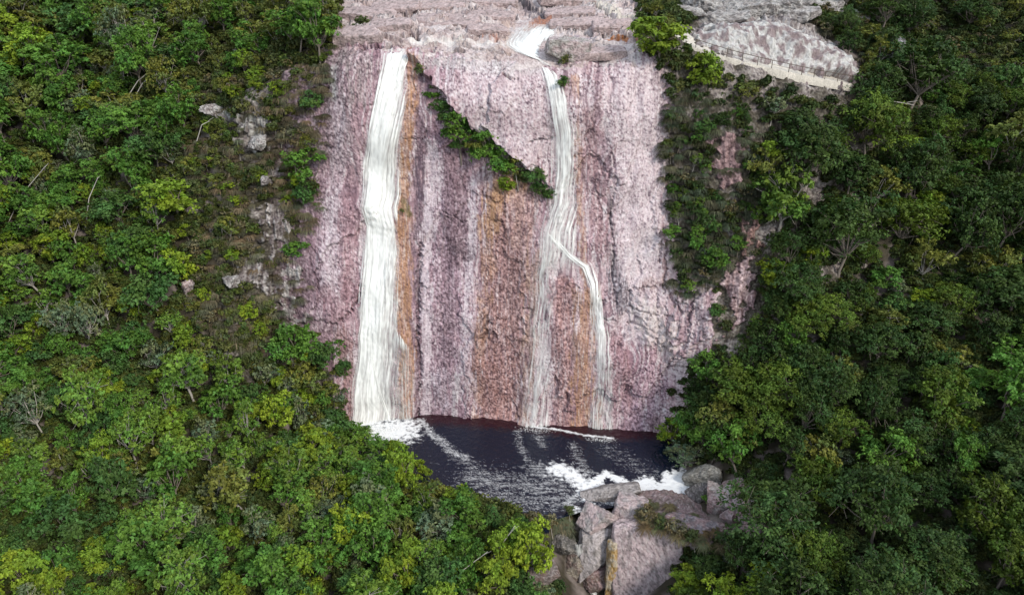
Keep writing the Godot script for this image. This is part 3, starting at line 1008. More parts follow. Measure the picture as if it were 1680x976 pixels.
# ---------------------------------------------------------------- the pool
func build_pool() -> void:
	var nx := 420
	var nz := 210
	var x0 := -22.0
	var z0 := -2.6
	var dx := 0.108
	var P := PackedVector3Array()
	P.resize(nx * nz)
	var C := PackedColorArray()
	C.resize(nx * nz)
	var F := PackedFloat32Array()
	F.resize(nx * nz)
	var lip := [at_y(900, 852, 0), at_y(960, 834, 0), at_y(1050, 824, 0), at_y(1135, 806, 0), at_y(1175, 790, 0)]
	for j in nz:
		for i in nx:
			var px := x0 + dx * i
			var zl := 20.0
			for q in lip.size() - 1:
				if px > lip[q].x and px <= lip[q + 1].x:
					zl = lerpf(lip[q].z, lip[q + 1].z, (px - lip[q].x) / (lip[q + 1].x - lip[q].x)) + 0.4
			P[j * nx + i] = Vector3(px, 0, minf(z0 + dx * (nz - 1 - j), zl))
	# foam lines: points on the water, half width px, amount
	var lines := [
		[[590, 704, 625, 714, 655, 706], 30, 1.4],
		[[640, 690, 690, 690, 700, 700, 712, 718], 6, 0.75],
		[[712, 715, 730, 730, 745, 745, 765, 752], 8, 0.62],
		[[745, 745, 765, 757, 790, 780, 800, 800], 10, 0.4],
		[[780, 785, 830, 795, 870, 800, 915, 800], 26, 0.44],
		[[850, 705, 852, 730, 870, 765], 6, 0.4],
		[[880, 705, 890, 730], 7, 0.38],
		[[880, 770, 910, 785, 950, 790], 16, 0.5],
		[[870, 700, 910, 704, 960, 714, 1005, 719], 2.5, 0.9],
		[[940, 730, 950, 755, 965, 775], 8, 0.42],
		[[915, 770, 940, 780, 960, 796, 970, 812], 15, 1.1],
		[[962, 800, 982, 788, 995, 779, 1015, 788, 1035, 795, 1062, 793], 7, 1.5],
		[[965, 775, 990, 778, 1010, 785], 3, 0.6],
		[[1062, 790, 1048, 808, 1030, 820], 10, 1.5],
		[[955, 800, 945, 815, 930, 825, 955, 845], 8, 0.75],
		[[1062, 818, 1085, 806, 1110, 797, 1135, 788], 17, 2.0],
		[[1105, 788, 1135, 780], 15, 2.0],
		[[1060, 820, 1080, 812], 10, 1.2],
		[[985, 790, 975, 815, 1030, 822], 9, 0.9],
		[[1075, 770, 1080, 795], 6, 0.3],
		[[1000, 740, 1040, 760, 1070, 785], 14, 0.26],
		[[800, 815, 850, 822, 910, 822, 950, 815], 24, 0.42],
	]
	var n1 := noise(1.1, 51, 3)
	var n2 := noise(3.2, 52, 2)
	var n3 := noise(0.25, 53, 2)
	for l in lines:
		var L := PackedVector3Array()
		for q in range(0, l[0].size(), 2):
			L.append(at_y(l[0][q], l[0][q + 1], 0.0))
		var r: float = l[1] / 12.4
		var lo := L[0]
		var hi := L[0]
		for p in L:
			lo = lo.min(p); hi = hi.max(p)
		for j in nz:
			for i in nx:
				var o := j * nx + i
				var p := P[o]
				if p.x < lo.x - r * 2 or p.x > hi.x + r * 2 or p.z < lo.z - r * 2 or p.z > hi.z + r * 2:
					continue
				var d := seg_dist(p, L) + n1.get_noise_2d(p.x, p.z) * r * 0.7
				if d < r * 1.6:
					F[o] = maxf(F[o], (l[2] if l[2] > 0.8 else l[2] * 0.8) * clampf(1.25 - d / r * 0.8, 0, 1))
	var holes := [[997, 792, 3.6]]
	for j in nz:
		for i in nx:
			var o := j * nx + i
			var p := P[o]
			var front := smoothstep(3.0, 13.0, p.z)
			var swirl := n1.get_noise_2d(p.x * 0.55 + n3.get_noise_2d(p.x, p.z) * 3.0, p.z * 1.1)
			var f := F[o] + front * 0.12 * swirl
			for hq in holes:
				var hp := at_y(hq[0], hq[1], 0.0)
				if Vector2((p.x - hp.x), (p.z - hp.z) * 0.5).length() + n1.get_noise_2d(p.x * 2, p.z * 2) * 0.25 < hq[2] / 12.4 * 1.4:
					f = 0
			var g := f + n2.get_noise_2d(p.x * 0.8 + swirl * 0.6, p.z * 0.8) * 0.16 + n1.get_noise_2d(p.x * 0.9 + swirl * 1.6, p.z * 1.5) * 0.4
			var a := pow(clampf((g - 0.2) / 0.75, 0, 1), 1.3) if f > 0.02 else 0.0
			var shallow := 0.0
			var back := sheet(p.x, 6.0).z
			shallow = clampf(1.0 - (p.z - back) / 1.6 + n1.get_noise_2d(p.x, p.z) * 0.4, 0, 1)
			var foam := Color(0.76, 0.77, 0.78)
			var deep := Color(0.006, 0.009, 0.022)
			if p.x > -13:
				deep = deep.lerp(Color(0.022, 0.007, 0.009), shallow)
			C[o] = deep.lerp(foam, a)
			P[o].y = n1.get_noise_2d(p.x * 0.8, p.z * 0.8) * 0.03 + a * 0.05
	var m := mesh_node("pool_water", grid_mesh(nx, nz, P, C), M.pool)
	m.set_meta("kind", "structure")
	# the stream below the rocks
	var P2 := PackedVector3Array()
	var C2 := PackedColorArray()
	var c0 := at_y(965, 965, -9.0)
	for j in 80:
		for i in 90:
			var p := Vector3(c0.x - 4.5 + i * 0.1, -9.0, c0.z + 5.0 - j * 0.1)
			var f := clampf(n1.get_noise_2d(p.x * 1.2, p.z * 1.2) * 2.2 + n2.get_noise_2d(p.x, p.z) * 0.8 - 0.55 + (0.9 if p.distance_to(at_y(985, 972, -9.0)) < 0.9 else 0.0), 0, 1)
			P2.append(p + Vector3(0, n1.get_noise_2d(p.x, p.z) * 0.04, 0))
			C2.append(Color(0.012, 0.01, 0.014).lerp(Color(0.72, 0.74, 0.78), f))
	var s := mesh_node("stream_water", grid_mesh(90, 80, P2, C2), M.pool)
	s.set_meta("kind", "structure")

# ---------------------------------------------------------------- the dam of boulders
func build_rocks() -> void:
	var g := Color(0.4, 0.36, 0.35)
	var gd := Color(0.17, 0.15, 0.15)
	var pk := Color(0.54, 0.42, 0.42)
	var pk2 := Color(0.34, 0.22, 0.22)
	var br := Color(0.2, 0.13, 0.11)
	var B := "rock"
	boulder("flat_rock", "long flat grey rock lying in the foam at the pool's outlet", B, at_y(1002, 811, 0.3), Vector3(6.8, 1.9, 2.6), Vector3(8, 4, 6), 11, g, Color(0.26, 0.23, 0.22), 10, 0.03, 0.3, "", 0.12)
	boulder("boulder", "pale pinkish boulder wedged below the long flat rock", B, at_y(974, 850, -0.9), Vector3(4.6, 3.9, 3.4), Vector3(0, 18, 16), 12, pk, g, 9)
	boulder("boulder", "rounded grey-pink boulder beside the dark gap under the flat rock", B, at_y(1032, 844, -0.9), Vector3(3.6, 4.4, 3.0), Vector3(0, -14, -8), 13, pk, Color(0.4, 0.35, 0.35), 6)
	boulder("boulder", "small brown boulder jammed in the dark gap between two bigger ones", B, at_y(1006, 874, -3.0), Vector3(3.0, 3.0, 2.6), Vector3(10, 30, -30), 14, br, pk2, 8)
	boulder("boulder", "tall pale grey boulder standing above the lower stream", B, at_y(977, 906, -4.6), Vector3(3.9, 6.6, 3.0), Vector3(-6, 8, -5), 15, Color(0.58, 0.52, 0.53), g, 8, 0.04, 0.3, "", 0.14)
	boulder("rock_pillar", "narrow ochre-stained rock rib beside the tall grey boulder", B, at_y(1003, 930, -6.0) + Vector3(0, 0.3, 1.0), Vector3(1.5, 8.0, 1.8), Vector3(-6, 0, -1), 16, Color(0.5, 0.31, 0.1), Color(0.58, 0.5, 0.38), 6, 0.03)
	boulder("boulder", "dark brown boulder at the foot of the tall grey one", B, at_y(978, 955, -8.0), Vector3(3.6, 3.6, 2.6), Vector3(0, -12, 10), 17, pk2, br, 9)
	boulder("flat_boulder", "big speckled pink rock slab dropping below the boulders", B, at_y(1062, 934, -5.6) + Vector3(0, 0, -0.6), Vector3(7.8, 11.5, 4.0), Vector3(-16, -6, 3), 18, Color(0.64, 0.5, 0.515), Color(0.56, 0.44, 0.45), 5, 0.02, 0.55, "", 0.06)
	boulder("rock_mound", "low brown rock mound overgrown with dry grass beside the foam", B, at_y(1098, 846, -0.9), Vector3(10.5, 3.4, 5.0), Vector3(4, -8, 6), 19, Color(0.25, 0.18, 0.165), Color(0.3, 0.2, 0.2), 8)
	boulder("flat_boulder", "slanting grey-mauve slab behind the dry grass mound", B, hit(1152, 872).p + Vector3(0, -0.2, 0.2), Vector3(9.0, 4.4, 4.0), Vector3(8, -24, -12), 20, Color(0.26, 0.22, 0.24), pk2, 7)
	boulder("boulder", "mossy dark boulder arching above the white foam", B, hit(1152, 780).p + Vector3(0, 0.5, 0.3), Vector3(4.4, 2.6, 2.8), Vector3(0, -20, 22), 21, Color(0.2, 0.19, 0.165), Color(0.3, 0.29, 0.26), 9)
	boulder("boulder", "square dark boulder at the edge of the white foam", B, hit(1146, 808).p + Vector3(0, 0.6, 0.6), Vector3(3.0, 2.6, 2.6), Vector3(0, 15, -6), 22, gd, Color(0.12, 0.11, 0.1), 9)
	boulder("boulder", "greyish-pink ledge boulder behind the square dark one", B, hit(1180, 822).p + Vector3(0, 0.5, 0.5), Vector3(4.6, 2.4, 2.8), Vector3(0, -18, -10), 23, pk2, g, 9)
	var broken := [[1205, 803, 2.2], [1222, 812, 1.8], [1215, 832, 2.4], [1236, 828, 2.0], [1226, 850, 2.4], [1200, 850, 2.2], [1244, 852, 2.2], [1232, 872, 2.6], [1252, 870, 1.6]]
	for i in broken.size():
		var q: Array = broken[i]
		boulder("broken_block", "broken mauve rock block in the jumble under the dark trees", B, hit(q[0], q[1]).p + Vector3(0, 0.5, 0.5), Vector3(q[2] * 1.2, q[2] * 1.25, q[2]), Vector3(i * 23 % 50 - 25, i * 41, i * 37 % 70 - 35), 40 + i, Color(0.36, 0.28, 0.3) if i % 3 else g, pk2, 12, 0.03, 0.3, "broken rock blocks beside the outlet")
	boulder("boulder", "small pale boulder below the broken mauve blocks", B, hit(1237, 886).p + Vector3(0, 0.4, 0.3), Vector3(2.2, 1.7, 1.8), Vector3(0, 30, 0), 61, Color(0.33, 0.3, 0.3), g, 9)
	boulder("boulder", "long grey boulder half hidden in grass under the right-hand trees", B, hit(1278, 884).p + Vector3(0, 0.6, 0.3), Vector3(4.4, 1.9, 2.4), Vector3(0, -10, 8), 62, g, gd, 9)
	boulder("boulder", "blackish boulder roofing a dark hollow above the lower stream", B, at_y(926, 893, -3.2), Vector3(3.4, 2.2, 3.0), Vector3(0, 20, -6), 63, Color(0.12, 0.11, 0.1), Color(0.2, 0.18, 0.16), 9)
	boulder("boulder", "leaning brown boulder streaked cream beside the lower stream", B, at_y(944, 930, -6.6), Vector3(2.8, 5.4, 2.6), Vector3(0, 0, 16), 64, Color(0.22, 0.15, 0.13), Color(0.42, 0.36, 0.29), 9)
	boulder("boulder", "grey boulder poking out of the bushes on the near bank", B, at_y(868, 912, 0.2), Vector3(4.2, 2.6, 3.0), Vector3(0, -20, -10), 65, Color(0.24, 0.21, 0.21), gd, 9)
	boulder("boulder", "brown boulder under the bushes left of the blackish hollow", B, at_y(882, 942, -1.6), Vector3(4.2, 3.4, 3.0), Vector3(0, 20, 10), 66, br, Color(0.2, 0.16, 0.15), 9)
	# rocks on the brink and the bare dome behind the path
	boulder("brink_rock", "rounded grey rock that parts the stream at the brink of the split fall", B, hit(930, 88).p + Vector3(0, 0.3, 0), Vector3(5.2, 3.0, 3.4), Vector3(0, 6, -6), 71, Color(0.4, 0.37, 0.34), pk, 6, 0.04, 0.5)
	var slabs := [
		[604, 30, 7.0, 1.3, 3.2, "long pinkish slab at the brink nearest the bushy tree"], [590, 66, 6.0, 1.8, 3.0, "rounded slab at the lip beside the broad fall's crest"], [648, 18, 6.5, 1.2, 3.0, "flat slab behind the square dark hole"], [642, 48, 5.0, 1.4, 2.6, "block slab ending at the square dark hole"],
		[716, 14, 7.5, 1.0, 3.0, "thin slab crossed by a slanting joint"], [735, 40, 8.0, 0.9, 3.4, "wide pale slab above the thin white run"], [800, 8, 8.0, 1.0, 2.6, "low slab with a dark slot under its front"], [806, 30, 6.0, 0.8, 2.6, "small slab beside the rusty inflow"], [800, 52, 5.0, 0.8, 2.4, "slab just above the red puddle"],
		[930, 4, 8.0, 1.0, 2.6, "slab behind the dark inflow"], [935, 26, 6.5, 1.0, 2.8, "pitted slab in front of the sandy patch"], [950, 44, 7.5, 1.0, 2.4, "slab roofing the dark slot beside the cascade"], [1005, 48, 5.0, 1.2, 2.4, "slab at the corner of the sandy patch"], [985, 92, 6.0, 1.0, 2.2, "pale broken ledge beside the rounded brink rock"],
	]
	for i in slabs.size():
		var q: Array = slabs[i]
		boulder("flat_boulder", q[5], B, hit(q[0], q[1]).p + Vector3(0, 0.3, 0), Vector3(q[2], q[3], q[4]), Vector3(9 + i * 5 % 7, i * 29 % 24 - 12, i * 17 % 9 - 4), 300 + i, Color(0.56, 0.43, 0.42), Color(0.45, 0.34, 0.33), 5, 0.035, 0.25, "", 0.09)
	var ledges := [[1165, 12, 8.0, 1.6, 4.0], [1215, 20, 9.0, 1.8, 4.0], [1185, 34, 7.0, 1.2, 3.0], [1262, 8, 8.0, 1.8, 4.0], [1300, 30, 7.0, 1.6, 3.4], [1345, 14, 6.0, 1.6, 3.2], [1395, 30, 5.0, 1.3, 3.0], [1130, 26, 5.0, 1.2, 3.0]]
	for i in ledges.size():
		var q: Array = ledges[i]
		boulder("rock_ledge", "weathered grey rock ledge among scrub above the bare dome", B, hit(q[0], q[1]).p + Vector3(0, 0.4, 0), Vector3(q[2], q[3], q[4]), Vector3(10, i * 31 % 30 - 15, i * 13 % 14 - 9), 340 + i, Color(0.48, 0.46, 0.44), Color(0.27, 0.24, 0.23), 8, 0.06, 0.5, "grey ledges above the dome", 0.13)
	boulder("boulder", "grey boulder with a bare root beside it on the wooded slope", B, hit(1462, 118).p + Vector3(0, 2.2, 0.5), Vector3(3.0, 4.0, 2.4), Vector3(0, 20, 14), 76, Color(0.3, 0.3, 0.31), gd, 9)
	# grey outcrops in the scrub left of the cliff
	var outs := [[352, 184, 2.2, 1.3], [425, 240, 2.0, 1.4], [440, 298, 1.4, 1.0], [322, 345, 1.3, 1.3], [310, 472, 1.4, 1.4], [384, 464, 1.8, 1.2]]
	for i in outs.size():
		var q: Array = outs[i]
		var w: float = q[2]
		var pinkish: bool = i in [3, 4]
		boulder("outcrop", "weathered pinkish rock outcrop in the scrub beside the broad fall" if pinkish else "weathered pale grey rock outcrop in the scrub beside the broad fall", B, hit(q[0], q[1]).p + Vector3(0, 0.4, 0.6), Vector3(w * 1.25, q[3] * 1.2, w), Vector3(-12 + i * 7 % 20, i * 53, i * 31 % 40 - 20), 100 + i, Color(0.4, 0.28, 0.27) if pinkish else Color(0.45, 0.43, 0.41), Color(0.22, 0.18, 0.175), 12, 0.09, 0.6, "pinkish outcrops in the scrub" if pinkish else "grey outcrops in the scrub")

# ---------------------------------------------------------------- path and railing
func build_path() -> void:
	var pts := []
	for q in [[1108, 60], [1120, 68], [1132, 78], [1160, 88], [1190, 97], [1220, 105], [1250, 112], [1290, 121], [1330, 130], [1362, 136], [1390, 140]]:
		pts.append(hit(q[0], q[1]).p + Vector3(0, 0.35, 0))
	var dense := []
	for i in pts.size() - 1:
		for s in 6:
			dense.append(pts[i].lerp(pts[i + 1], s / 6.0))
	dense.append(pts[-1])
	for pass_ in 4:
		var nd := dense.duplicate()
		for i in range(1, dense.size() - 1):
			nd[i] = (dense[i - 1] + dense[i] * 2 + dense[i + 1]) / 4.0
		dense = nd
	var P := PackedVector3Array()
	var C := PackedColorArray()
	var n := noise(1.2, 66, 3)
	for i in dense.size():
		var t: Vector3 = (dense[mini(i + 1, dense.size() - 1)] - dense[maxi(i - 1, 0)])
		t.y = 0
		t = t.normalized()
		var back := Vector3(t.z, 0, -t.x)
		for k in [[-0.9, -0.9], [-0.85, 0.0], [-0.4, 0.05], [0.1, 0.12], [0.6, 0.2], [1.0, 0.34], [1.15, 0.36], [1.2, -0.3]]:
			var w: Vector3 = dense[i] + back * k[0] + Vector3(0, k[1] + 0.04 * n.get_noise_2d(i * 0.9, k[0] * 2), 0)
			P.append(w)
			C.append(Color(0.66, 0.61, 0.53) * (0.95 + 0.25 * n.get_noise_3dv(w * 1.5)))
	var I := PackedVector3Array()
	var m := mesh_node("path", grid_mesh(8, dense.size(), P, C), M.path)
	m.set_meta("kind", "structure")
	var rail := thing("railing", "dark wooden railing along the pale path under the rock dome", "railing", dense[14])
	var last := Vector3(1e6, 0, 0)
	var tops := []
	for i in range(14, dense.size()):
		if last.distance_to(dense[i]) < 1.55 and i < dense.size() - 1:
			continue
		last = dense[i]
		var t: Vector3 = (dense[mini(i + 1, dense.size() - 1)] - dense[i - 1]).normalized()
		var b: Vector3 = dense[i] - Vector3(t.z, 0, -t.x) * 0.75
		var s := Soup.new()
		var o: Vector3 = b - rail.position
		s.tube(o + Vector3(0, -0.3, 0), o + Vector3(0, 1.0, 0), 0.045, 0.04, Color.WHITE, 6)
		mesh_node("post", s.done(self), M.rail, rail)
		tops.append(o)
	for h in [0.97, 0.5]:
		var s := Soup.new()
		for i in tops.size() - 1:
			s.tube(tops[i] + Vector3(0, h, 0), tops[i + 1] + Vector3(0, h, 0), 0.04 if h > 0.9 else 0.02, 0.04 if h > 0.9 else 0.02, Color.WHITE, 5)
		mesh_node("rail", s.done(self), M.rail, rail)

# ---------------------------------------------------------------- the forest
const CLEAR := [
	# cliff, pool and boulders
	[575, -40, 556, 40, 552, 90, 522, 130, 515, 190, 535, 250, 528, 330, 502, 350, 494, 420, 492, 520, 545, 545, 562, 590, 572, 640, 580, 690, 620, 705, 655, 715, 690, 765, 740, 795, 800, 812, 850, 832, 905, 850, 905, 880, 915, 930, 935, 990, 1090, 990, 1105, 900, 1180, 880, 1225, 878, 1235, 815, 1170, 770, 1125, 765, 1100, 735, 1086, 710, 1088, 650, 1122, 580, 1158, 560, 1165, 480, 1120, 505, 1098, 400, 1082, 240, 1092, 160, 1062, 95, 1042, 60, 1030, -40],
	# path, dome, ledges
	[1112, 55, 1160, 30, 1120, 14, 1120, -40, 1310, -40, 1330, 40, 1415, 95, 1412, 156, 1340, 152, 1190, 114],
]
const SCRUB := [320, 100, 545, 60, 520, 330, 500, 560, 380, 600, 300, 520, 280, 330]
const SCRUB_R := [1090, 150, 1230, 150, 1260, 330, 1240, 540, 1110, 520]

func poly(a: Array) -> PackedVector2Array:
	var p := PackedVector2Array()
	for i in range(0, a.size(), 2):
		p.append(Vector2(a[i], a[i + 1]))
	return p

var clear_polys := []
func is_clear(c: Vector2, r: float) -> bool:
	for p in clear_polys:
		if Geometry2D.is_point_in_polygon(c, p):
			return false
		for k in 8:
			if Geometry2D.is_point_in_polygon(c + Vector2(r, 0).rotated(TAU * k / 8), p):
				return false
	return true

func build_forest() -> void:
	for a in CLEAR:
		clear_polys.append(poly(a))
	for q in CRAGS:
		clear_polys.append(poly(q[0]))
	var scrub := poly(SCRUB)
	var scrub_r := poly(SCRUB_R)
	var pale_bark := Color(0.34, 0.31, 0.28)
	var bark := Color(0.17, 0.145, 0.12)
	var K := {}
	# kind: colour, radius, height, lobes, leaves a lobe, leaf size
	var spec := {
		"mid": [Color(0.09, 0.19, 0.03), 2.1, 4.8, 15, 230, 0.29, 0.22, bark, 0.06],
		"light": [Color(0.18, 0.26, 0.024), 1.9, 4.2, 14, 220, 0.28, 0.2, bark, 0.05],
		"olive": [Color(0.14, 0.165, 0.036), 1.9, 4.0, 14, 200, 0.28, 0.25, pale_bark, 0.14],
		"silver": [Color(0.135, 0.175, 0.09), 1.8, 4.0, 14, 160, 0.27, 0.2, pale_bark, 0.28],
		"feathery": [Color(0.135, 0.235, 0.036), 1.8, 4.6, 17, 170, 0.25, 0.28, pale_bark, 0.2],
		"bushy": [Color(0.075, 0.15, 0.036), 2.3, 3.6, 16, 230, 0.27, 0.25, bark, 0.04],
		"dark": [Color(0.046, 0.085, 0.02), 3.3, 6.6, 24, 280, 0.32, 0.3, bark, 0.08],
		"grand": [Color(0.08, 0.13, 0.018), 3.6, 7.2, 26, 280, 0.32, 0.28, bark, 0.08],
		"shrub": [Color(0.115, 0.135, 0.045), 1.15, 1.7, 9, 130, 0.24, 0.28, pale_bark, 0.12],
		"dry": [Color(0.17, 0.155, 0.085), 1.0, 1.5, 9, 90, 0.22, 0.25, Color(0.4, 0.36, 0.31), 0.3],
	}
	for k in spec:
		var s: Array = spec[k]
		var arr := []
		for q in (6 if k in ["mid", "dark", "light", "olive"] else 4):
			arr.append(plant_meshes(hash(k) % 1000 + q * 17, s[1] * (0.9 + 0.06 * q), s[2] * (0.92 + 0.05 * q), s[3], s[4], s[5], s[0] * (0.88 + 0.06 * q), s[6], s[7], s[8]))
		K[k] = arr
	var names := {"mid": ["leafy_tree", "mid-green leafy tree"], "feathery": ["feathery_tree", "feathery fresh-green tree"], "bushy": ["bushy_tree", "low bushy bluish-green tree"], "light": ["light_green_tree", "bright yellow-green tree"], "olive": ["olive_tree", "olive-brown leafy tree"], "silver": ["thin_tree", "thin greyish tree"], "dark": ["dark_tree", "dark green dense-crowned tree"], "grand": ["tall_tree", "broad-crowned tall green tree"], "shrub": ["shrub", "low olive shrub"], "dry": ["dry_shrub", "low greyish half-bare shrub"]}
	var r := RandomNumberGenerator.new()
	r.seed = 5
	var placed := []
	var cell := {}
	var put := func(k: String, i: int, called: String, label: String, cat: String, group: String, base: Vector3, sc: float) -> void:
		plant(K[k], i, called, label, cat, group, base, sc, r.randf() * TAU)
		var rad: float = spec[k][1] * sc
		placed.append([base, rad])
		var ck := Vector3i((base / 6.0).floor())
		if not cell.has(ck):
			cell[ck] = []
		cell[ck].append([base, rad])
	# trees that the photograph singles out, found by the pixel of their crown
	var single := [
		[1088, 40, "light", 1.75, "bright green spreading tree at the cliff top where the path begins"],
		[1155, 112, "light", 1.2, "bright green bushy tree hanging over the start of the railed path"],
		[1490, 350, "grand", 1.15, "lime-topped tree standing out among dark trees below the path"],
		[1432, 195, "grand", 1.2, "broad yellowish tree just below the end of the railing"],
		[1290, 320, "feathery", 2.0, "bright green tree beside the reddish rock spur"],
		[505, 265, "mid", 1.5, "green tree clinging to the cliff edge beside the broad fall"],
		[508, 150, "bushy", 0.9, "bushy bluish tree at the cliff edge near the brink"],
		[500, 318, "bushy", 0.9, "bushy tree at the cliff edge under the clinging green one"],
		[478, 395, "mid", 0.7, "small green tree between the grey crags and the cliff"],
		[520, 575, "bushy", 1.1, "bushy tree below the curved joint in the mauve panel"],
		[518, 45, "mid", 1.4, "bushy tree at the brink beside the broad fall's crest"],
		[285, 305, "light", 1.5, "pale lime tree above the craggy grey rocks"],
		[1235, 800, "light", 0.4, "small lime sapling behind the broken blocks"],
		[1265, 935, "light", 1.5, "rounded lime bush below the long grey boulder"],
		[815, 935, "light", 1.3, "vivid yellow-green bush beside the grey boulder on the near bank"],
		[655, 745, "light", 0.8, "small bright tree leaning over the dark pool"],
		[745, 815, "light", 1.0, "bright bush at the water's edge of the near bank"],
		[1545, 650, "grand", 1.1, "big mid-green tree deep in the dark wood"],
		[1380, 745, "silver", 0.8, "small tree with pale shiny leaves in the dark wood"],
		[275, 690, "light", 1.3, "yellow-tipped tree among mid-green ones by the fallen stems"],
		[135, 310, "light", 0.7, "slim pale tree with a bare leaning stem"],
		[1160, 680, "dark", 1.0, "dark round-crowned tree at the pool's far shore"],
		[1100, 745, "silver", 0.5, "small pale twiggy bush at the pool's edge by the foam"],
		[1145, 690, "mid", 1.2, "green tree leaning over the pool beside the foam"],
	]
	for i in single.size():
		var q: Array = single[i]
		var h: float = spec[q[2]][2] * q[3] * 0.68
		# walk from the crown's pixel down to the ground below it
		var hp: Vector3 = hit(q[0], q[1]).p
		for it in 8:
			var target := to_px(hp + Vector3(0, h, 0))
			var e := Vector2(q[0], q[1]) - target
			var pxn := to_px(hp) + e
			hp = hit(pxn.x, pxn.y).p
		put.call(q[2], i, names[q[2]][0], q[4], "tree", "", hp - Vector3(0, 0.15, 0), q[3])
	var tries := 42000
	for n in tries:
		var x := r.randf_range(-85, 85)
		var z := r.randf_range(-62, 40)
		var y := ground(x, z)
		var base := Vector3(x, y, z)
		var c := to_px(base + Vector3(0, 3.0, 0))
		if c.x < -130 or c.x > PW + 130 or c.y < -110 or c.y > PH + 150:
			continue
		var left := x < 3.0
		var k: String
		var sc := r.randf_range(0.55, 1.35)
		if r.randf() < 0.08:
			sc = r.randf_range(1.4, 1.8)
		var u := r.randf()
		var in_scrub := Geometry2D.is_point_in_polygon(c, scrub)
		var in_scrub_r := Geometry2D.is_point_in_polygon(c, scrub_r)
		if in_scrub:
			k = "shrub" if u < 0.42 else "dry" if u < 0.7 else "olive" if u < 0.9 else "light"
			sc = r.randf_range(0.7, 1.3) * (0.6 if k in ["olive", "light"] else 1.0)
		elif in_scrub_r:
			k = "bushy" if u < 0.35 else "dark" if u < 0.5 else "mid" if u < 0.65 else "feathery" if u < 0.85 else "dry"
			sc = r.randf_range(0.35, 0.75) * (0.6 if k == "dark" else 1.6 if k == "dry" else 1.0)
		elif left:
			var low := clampf((c.y - 350) / 500.0, 0, 1)
			k = "mid" if u < 0.24 else "bushy" if u < 0.4 else "feathery" if u < 0.6 else "light" if u < 0.7 + low * 0.08 else "olive" if u < 0.87 else "silver" if u < 0.96 else "mid"
			sc *= 1.18
			if c.y < 200 and c.x > 280:
				k = "olive" if u < 0.55 else "shrub" if u < 0.8 else "mid"
				sc *= 0.8
		else:
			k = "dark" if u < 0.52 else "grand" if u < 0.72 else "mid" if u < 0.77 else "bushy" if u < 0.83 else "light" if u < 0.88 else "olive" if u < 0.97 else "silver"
			if k in ["mid", "light", "olive", "bushy"]:
				sc *= 1.25
			if c.y < 130:
				k = "olive" if u < 0.4 else "dark" if u < 0.55 else "shrub" if u < 0.85 else "dry"
				sc *= 0.8
		var rad: float = spec[k][1] * sc
		var hh: float = spec[k][2] * sc
		var cc := to_px(base + Vector3(0, hh * 0.66, 0))
		if not is_clear(cc, rad * 13.0 * 0.8):
			continue
		var ck := Vector3i((base / 6.0).floor())
		var ok := true
		for a in [-1, 0, 1]:
			for b in [-1, 0, 1]:
				for d in [-1, 0, 1]:
					for e in cell.get(ck + Vector3i(a, b, d), []):
						if e[0].distance_to(base) < (e[1] + rad) * (0.5 if left else 0.55):
							ok = false
							break
					if not ok: break
				if not ok: break
			if not ok: break
		if not ok:
			continue
		var count: int = used.get(names[k][0], 0)
		if count >= 299:
			continue
		var side: String
		if x < -12 or (left and z < 0):
			side = "on the hillside above the broad fall's crest" if y > 41 else "on the slope beside the broad fall's upper half" if y > 24 else "on the slope beside the broad fall's lower half" if y > 9 else "low on the wooded slope before the broad fall's foot"
			if in_scrub:
				side = "among the craggy grey rocks beside the broad fall"
		elif left:
			side = "on the near bank before the dark pool"
		else:
			side = "on the hillside above the railed path" if y > 43 else "on the slope just below the railed path" if y > 27 else "in the dark wood halfway below the railed path" if y > 11 else "low in the dark wood beside the pool and boulders"
			if in_scrub_r:
				side = "amid hanging grass at the edge of the pale cliff panel"
		var size_word := "small " if sc < 0.85 else "large " if sc > 1.12 else ""
		var lab: String = size_word + names[k][1] + " " + side
		put.call(k, n, names[k][0], lab, "shrub" if k in ["shrub", "dry"] else "tree", size_word + names[k][0].replace("_", " ") + "s " + side, base - Vector3(0, 0.15, 0), sc)
	# bushes rooted in the slanting cleft of the cliff and at the brink
	var cleft := [
		[682, 110, "shrub", 1.0, "small tuft of bush at the top of the slanting cleft"],
		[712, 146, "mid", 0.75, "upper green bush in the cliff's slanting cleft"],
		[722, 168, "bushy", 0.63, "deep green bush under the upper green one in the cleft"],
		[733, 186, "bushy", 0.67, "deep green small bush between two greener ones in the cleft"],
		[754, 206, "mid", 1.3, "biggest rounded bush in the cliff's slanting cleft"],
		[752, 228, "bushy", 0.63, "deep green leaves hanging below the biggest bush in the cleft"],
		[786, 226, "olive", 0.75, "low yellowish bush beside the biggest one in the cleft"],
		[806, 242, "mid", 0.95, "green bush in the middle of the cleft"],
		[826, 262, "mid", 1.15, "drooping green bush in the lower cleft"],
		[824, 290, "light", 0.8, "bright tip of greenery hanging lowest below the cleft"],
		[848, 270, "olive", 0.95, "leafy olive bush above the rusty panel near the cleft's end"],
		[850, 290, "shrub", 1.1, "small bush hanging under the leafy olive one"],
		[868, 284, "bushy", 0.84, "deep green green bush near the lower end of the cleft"],
		[884, 300, "bushy", 0.70, "deep green bush beside the split fall"],
		[898, 316, "bushy", 0.50, "deep green bush at the very end of the cleft"],
		[926, 134, "bushy", 0.45, "deep green tuft beside the top of the split fall"],
		[928, 98, "shrub", 0.8, "grey-green bush on the rounded brink rock"],
		[598, 42, "shrub", 1.6, "flat olive bush on the bare rock above the broad fall"],
		[660, 342, "shrub", 0.4, "tiny tuft in the orange stain beside the broad fall"],
		[985, 40, "shrub", 0.9, "grey bush at the corner of the sandy patch"],
		[545, 562, "mid", 0.8, "green bush under the curved joint beside the broad fall"],
		[560, 600, "bushy", 0.70, "deep green bush growing toward the broad fall's foot"],
	]
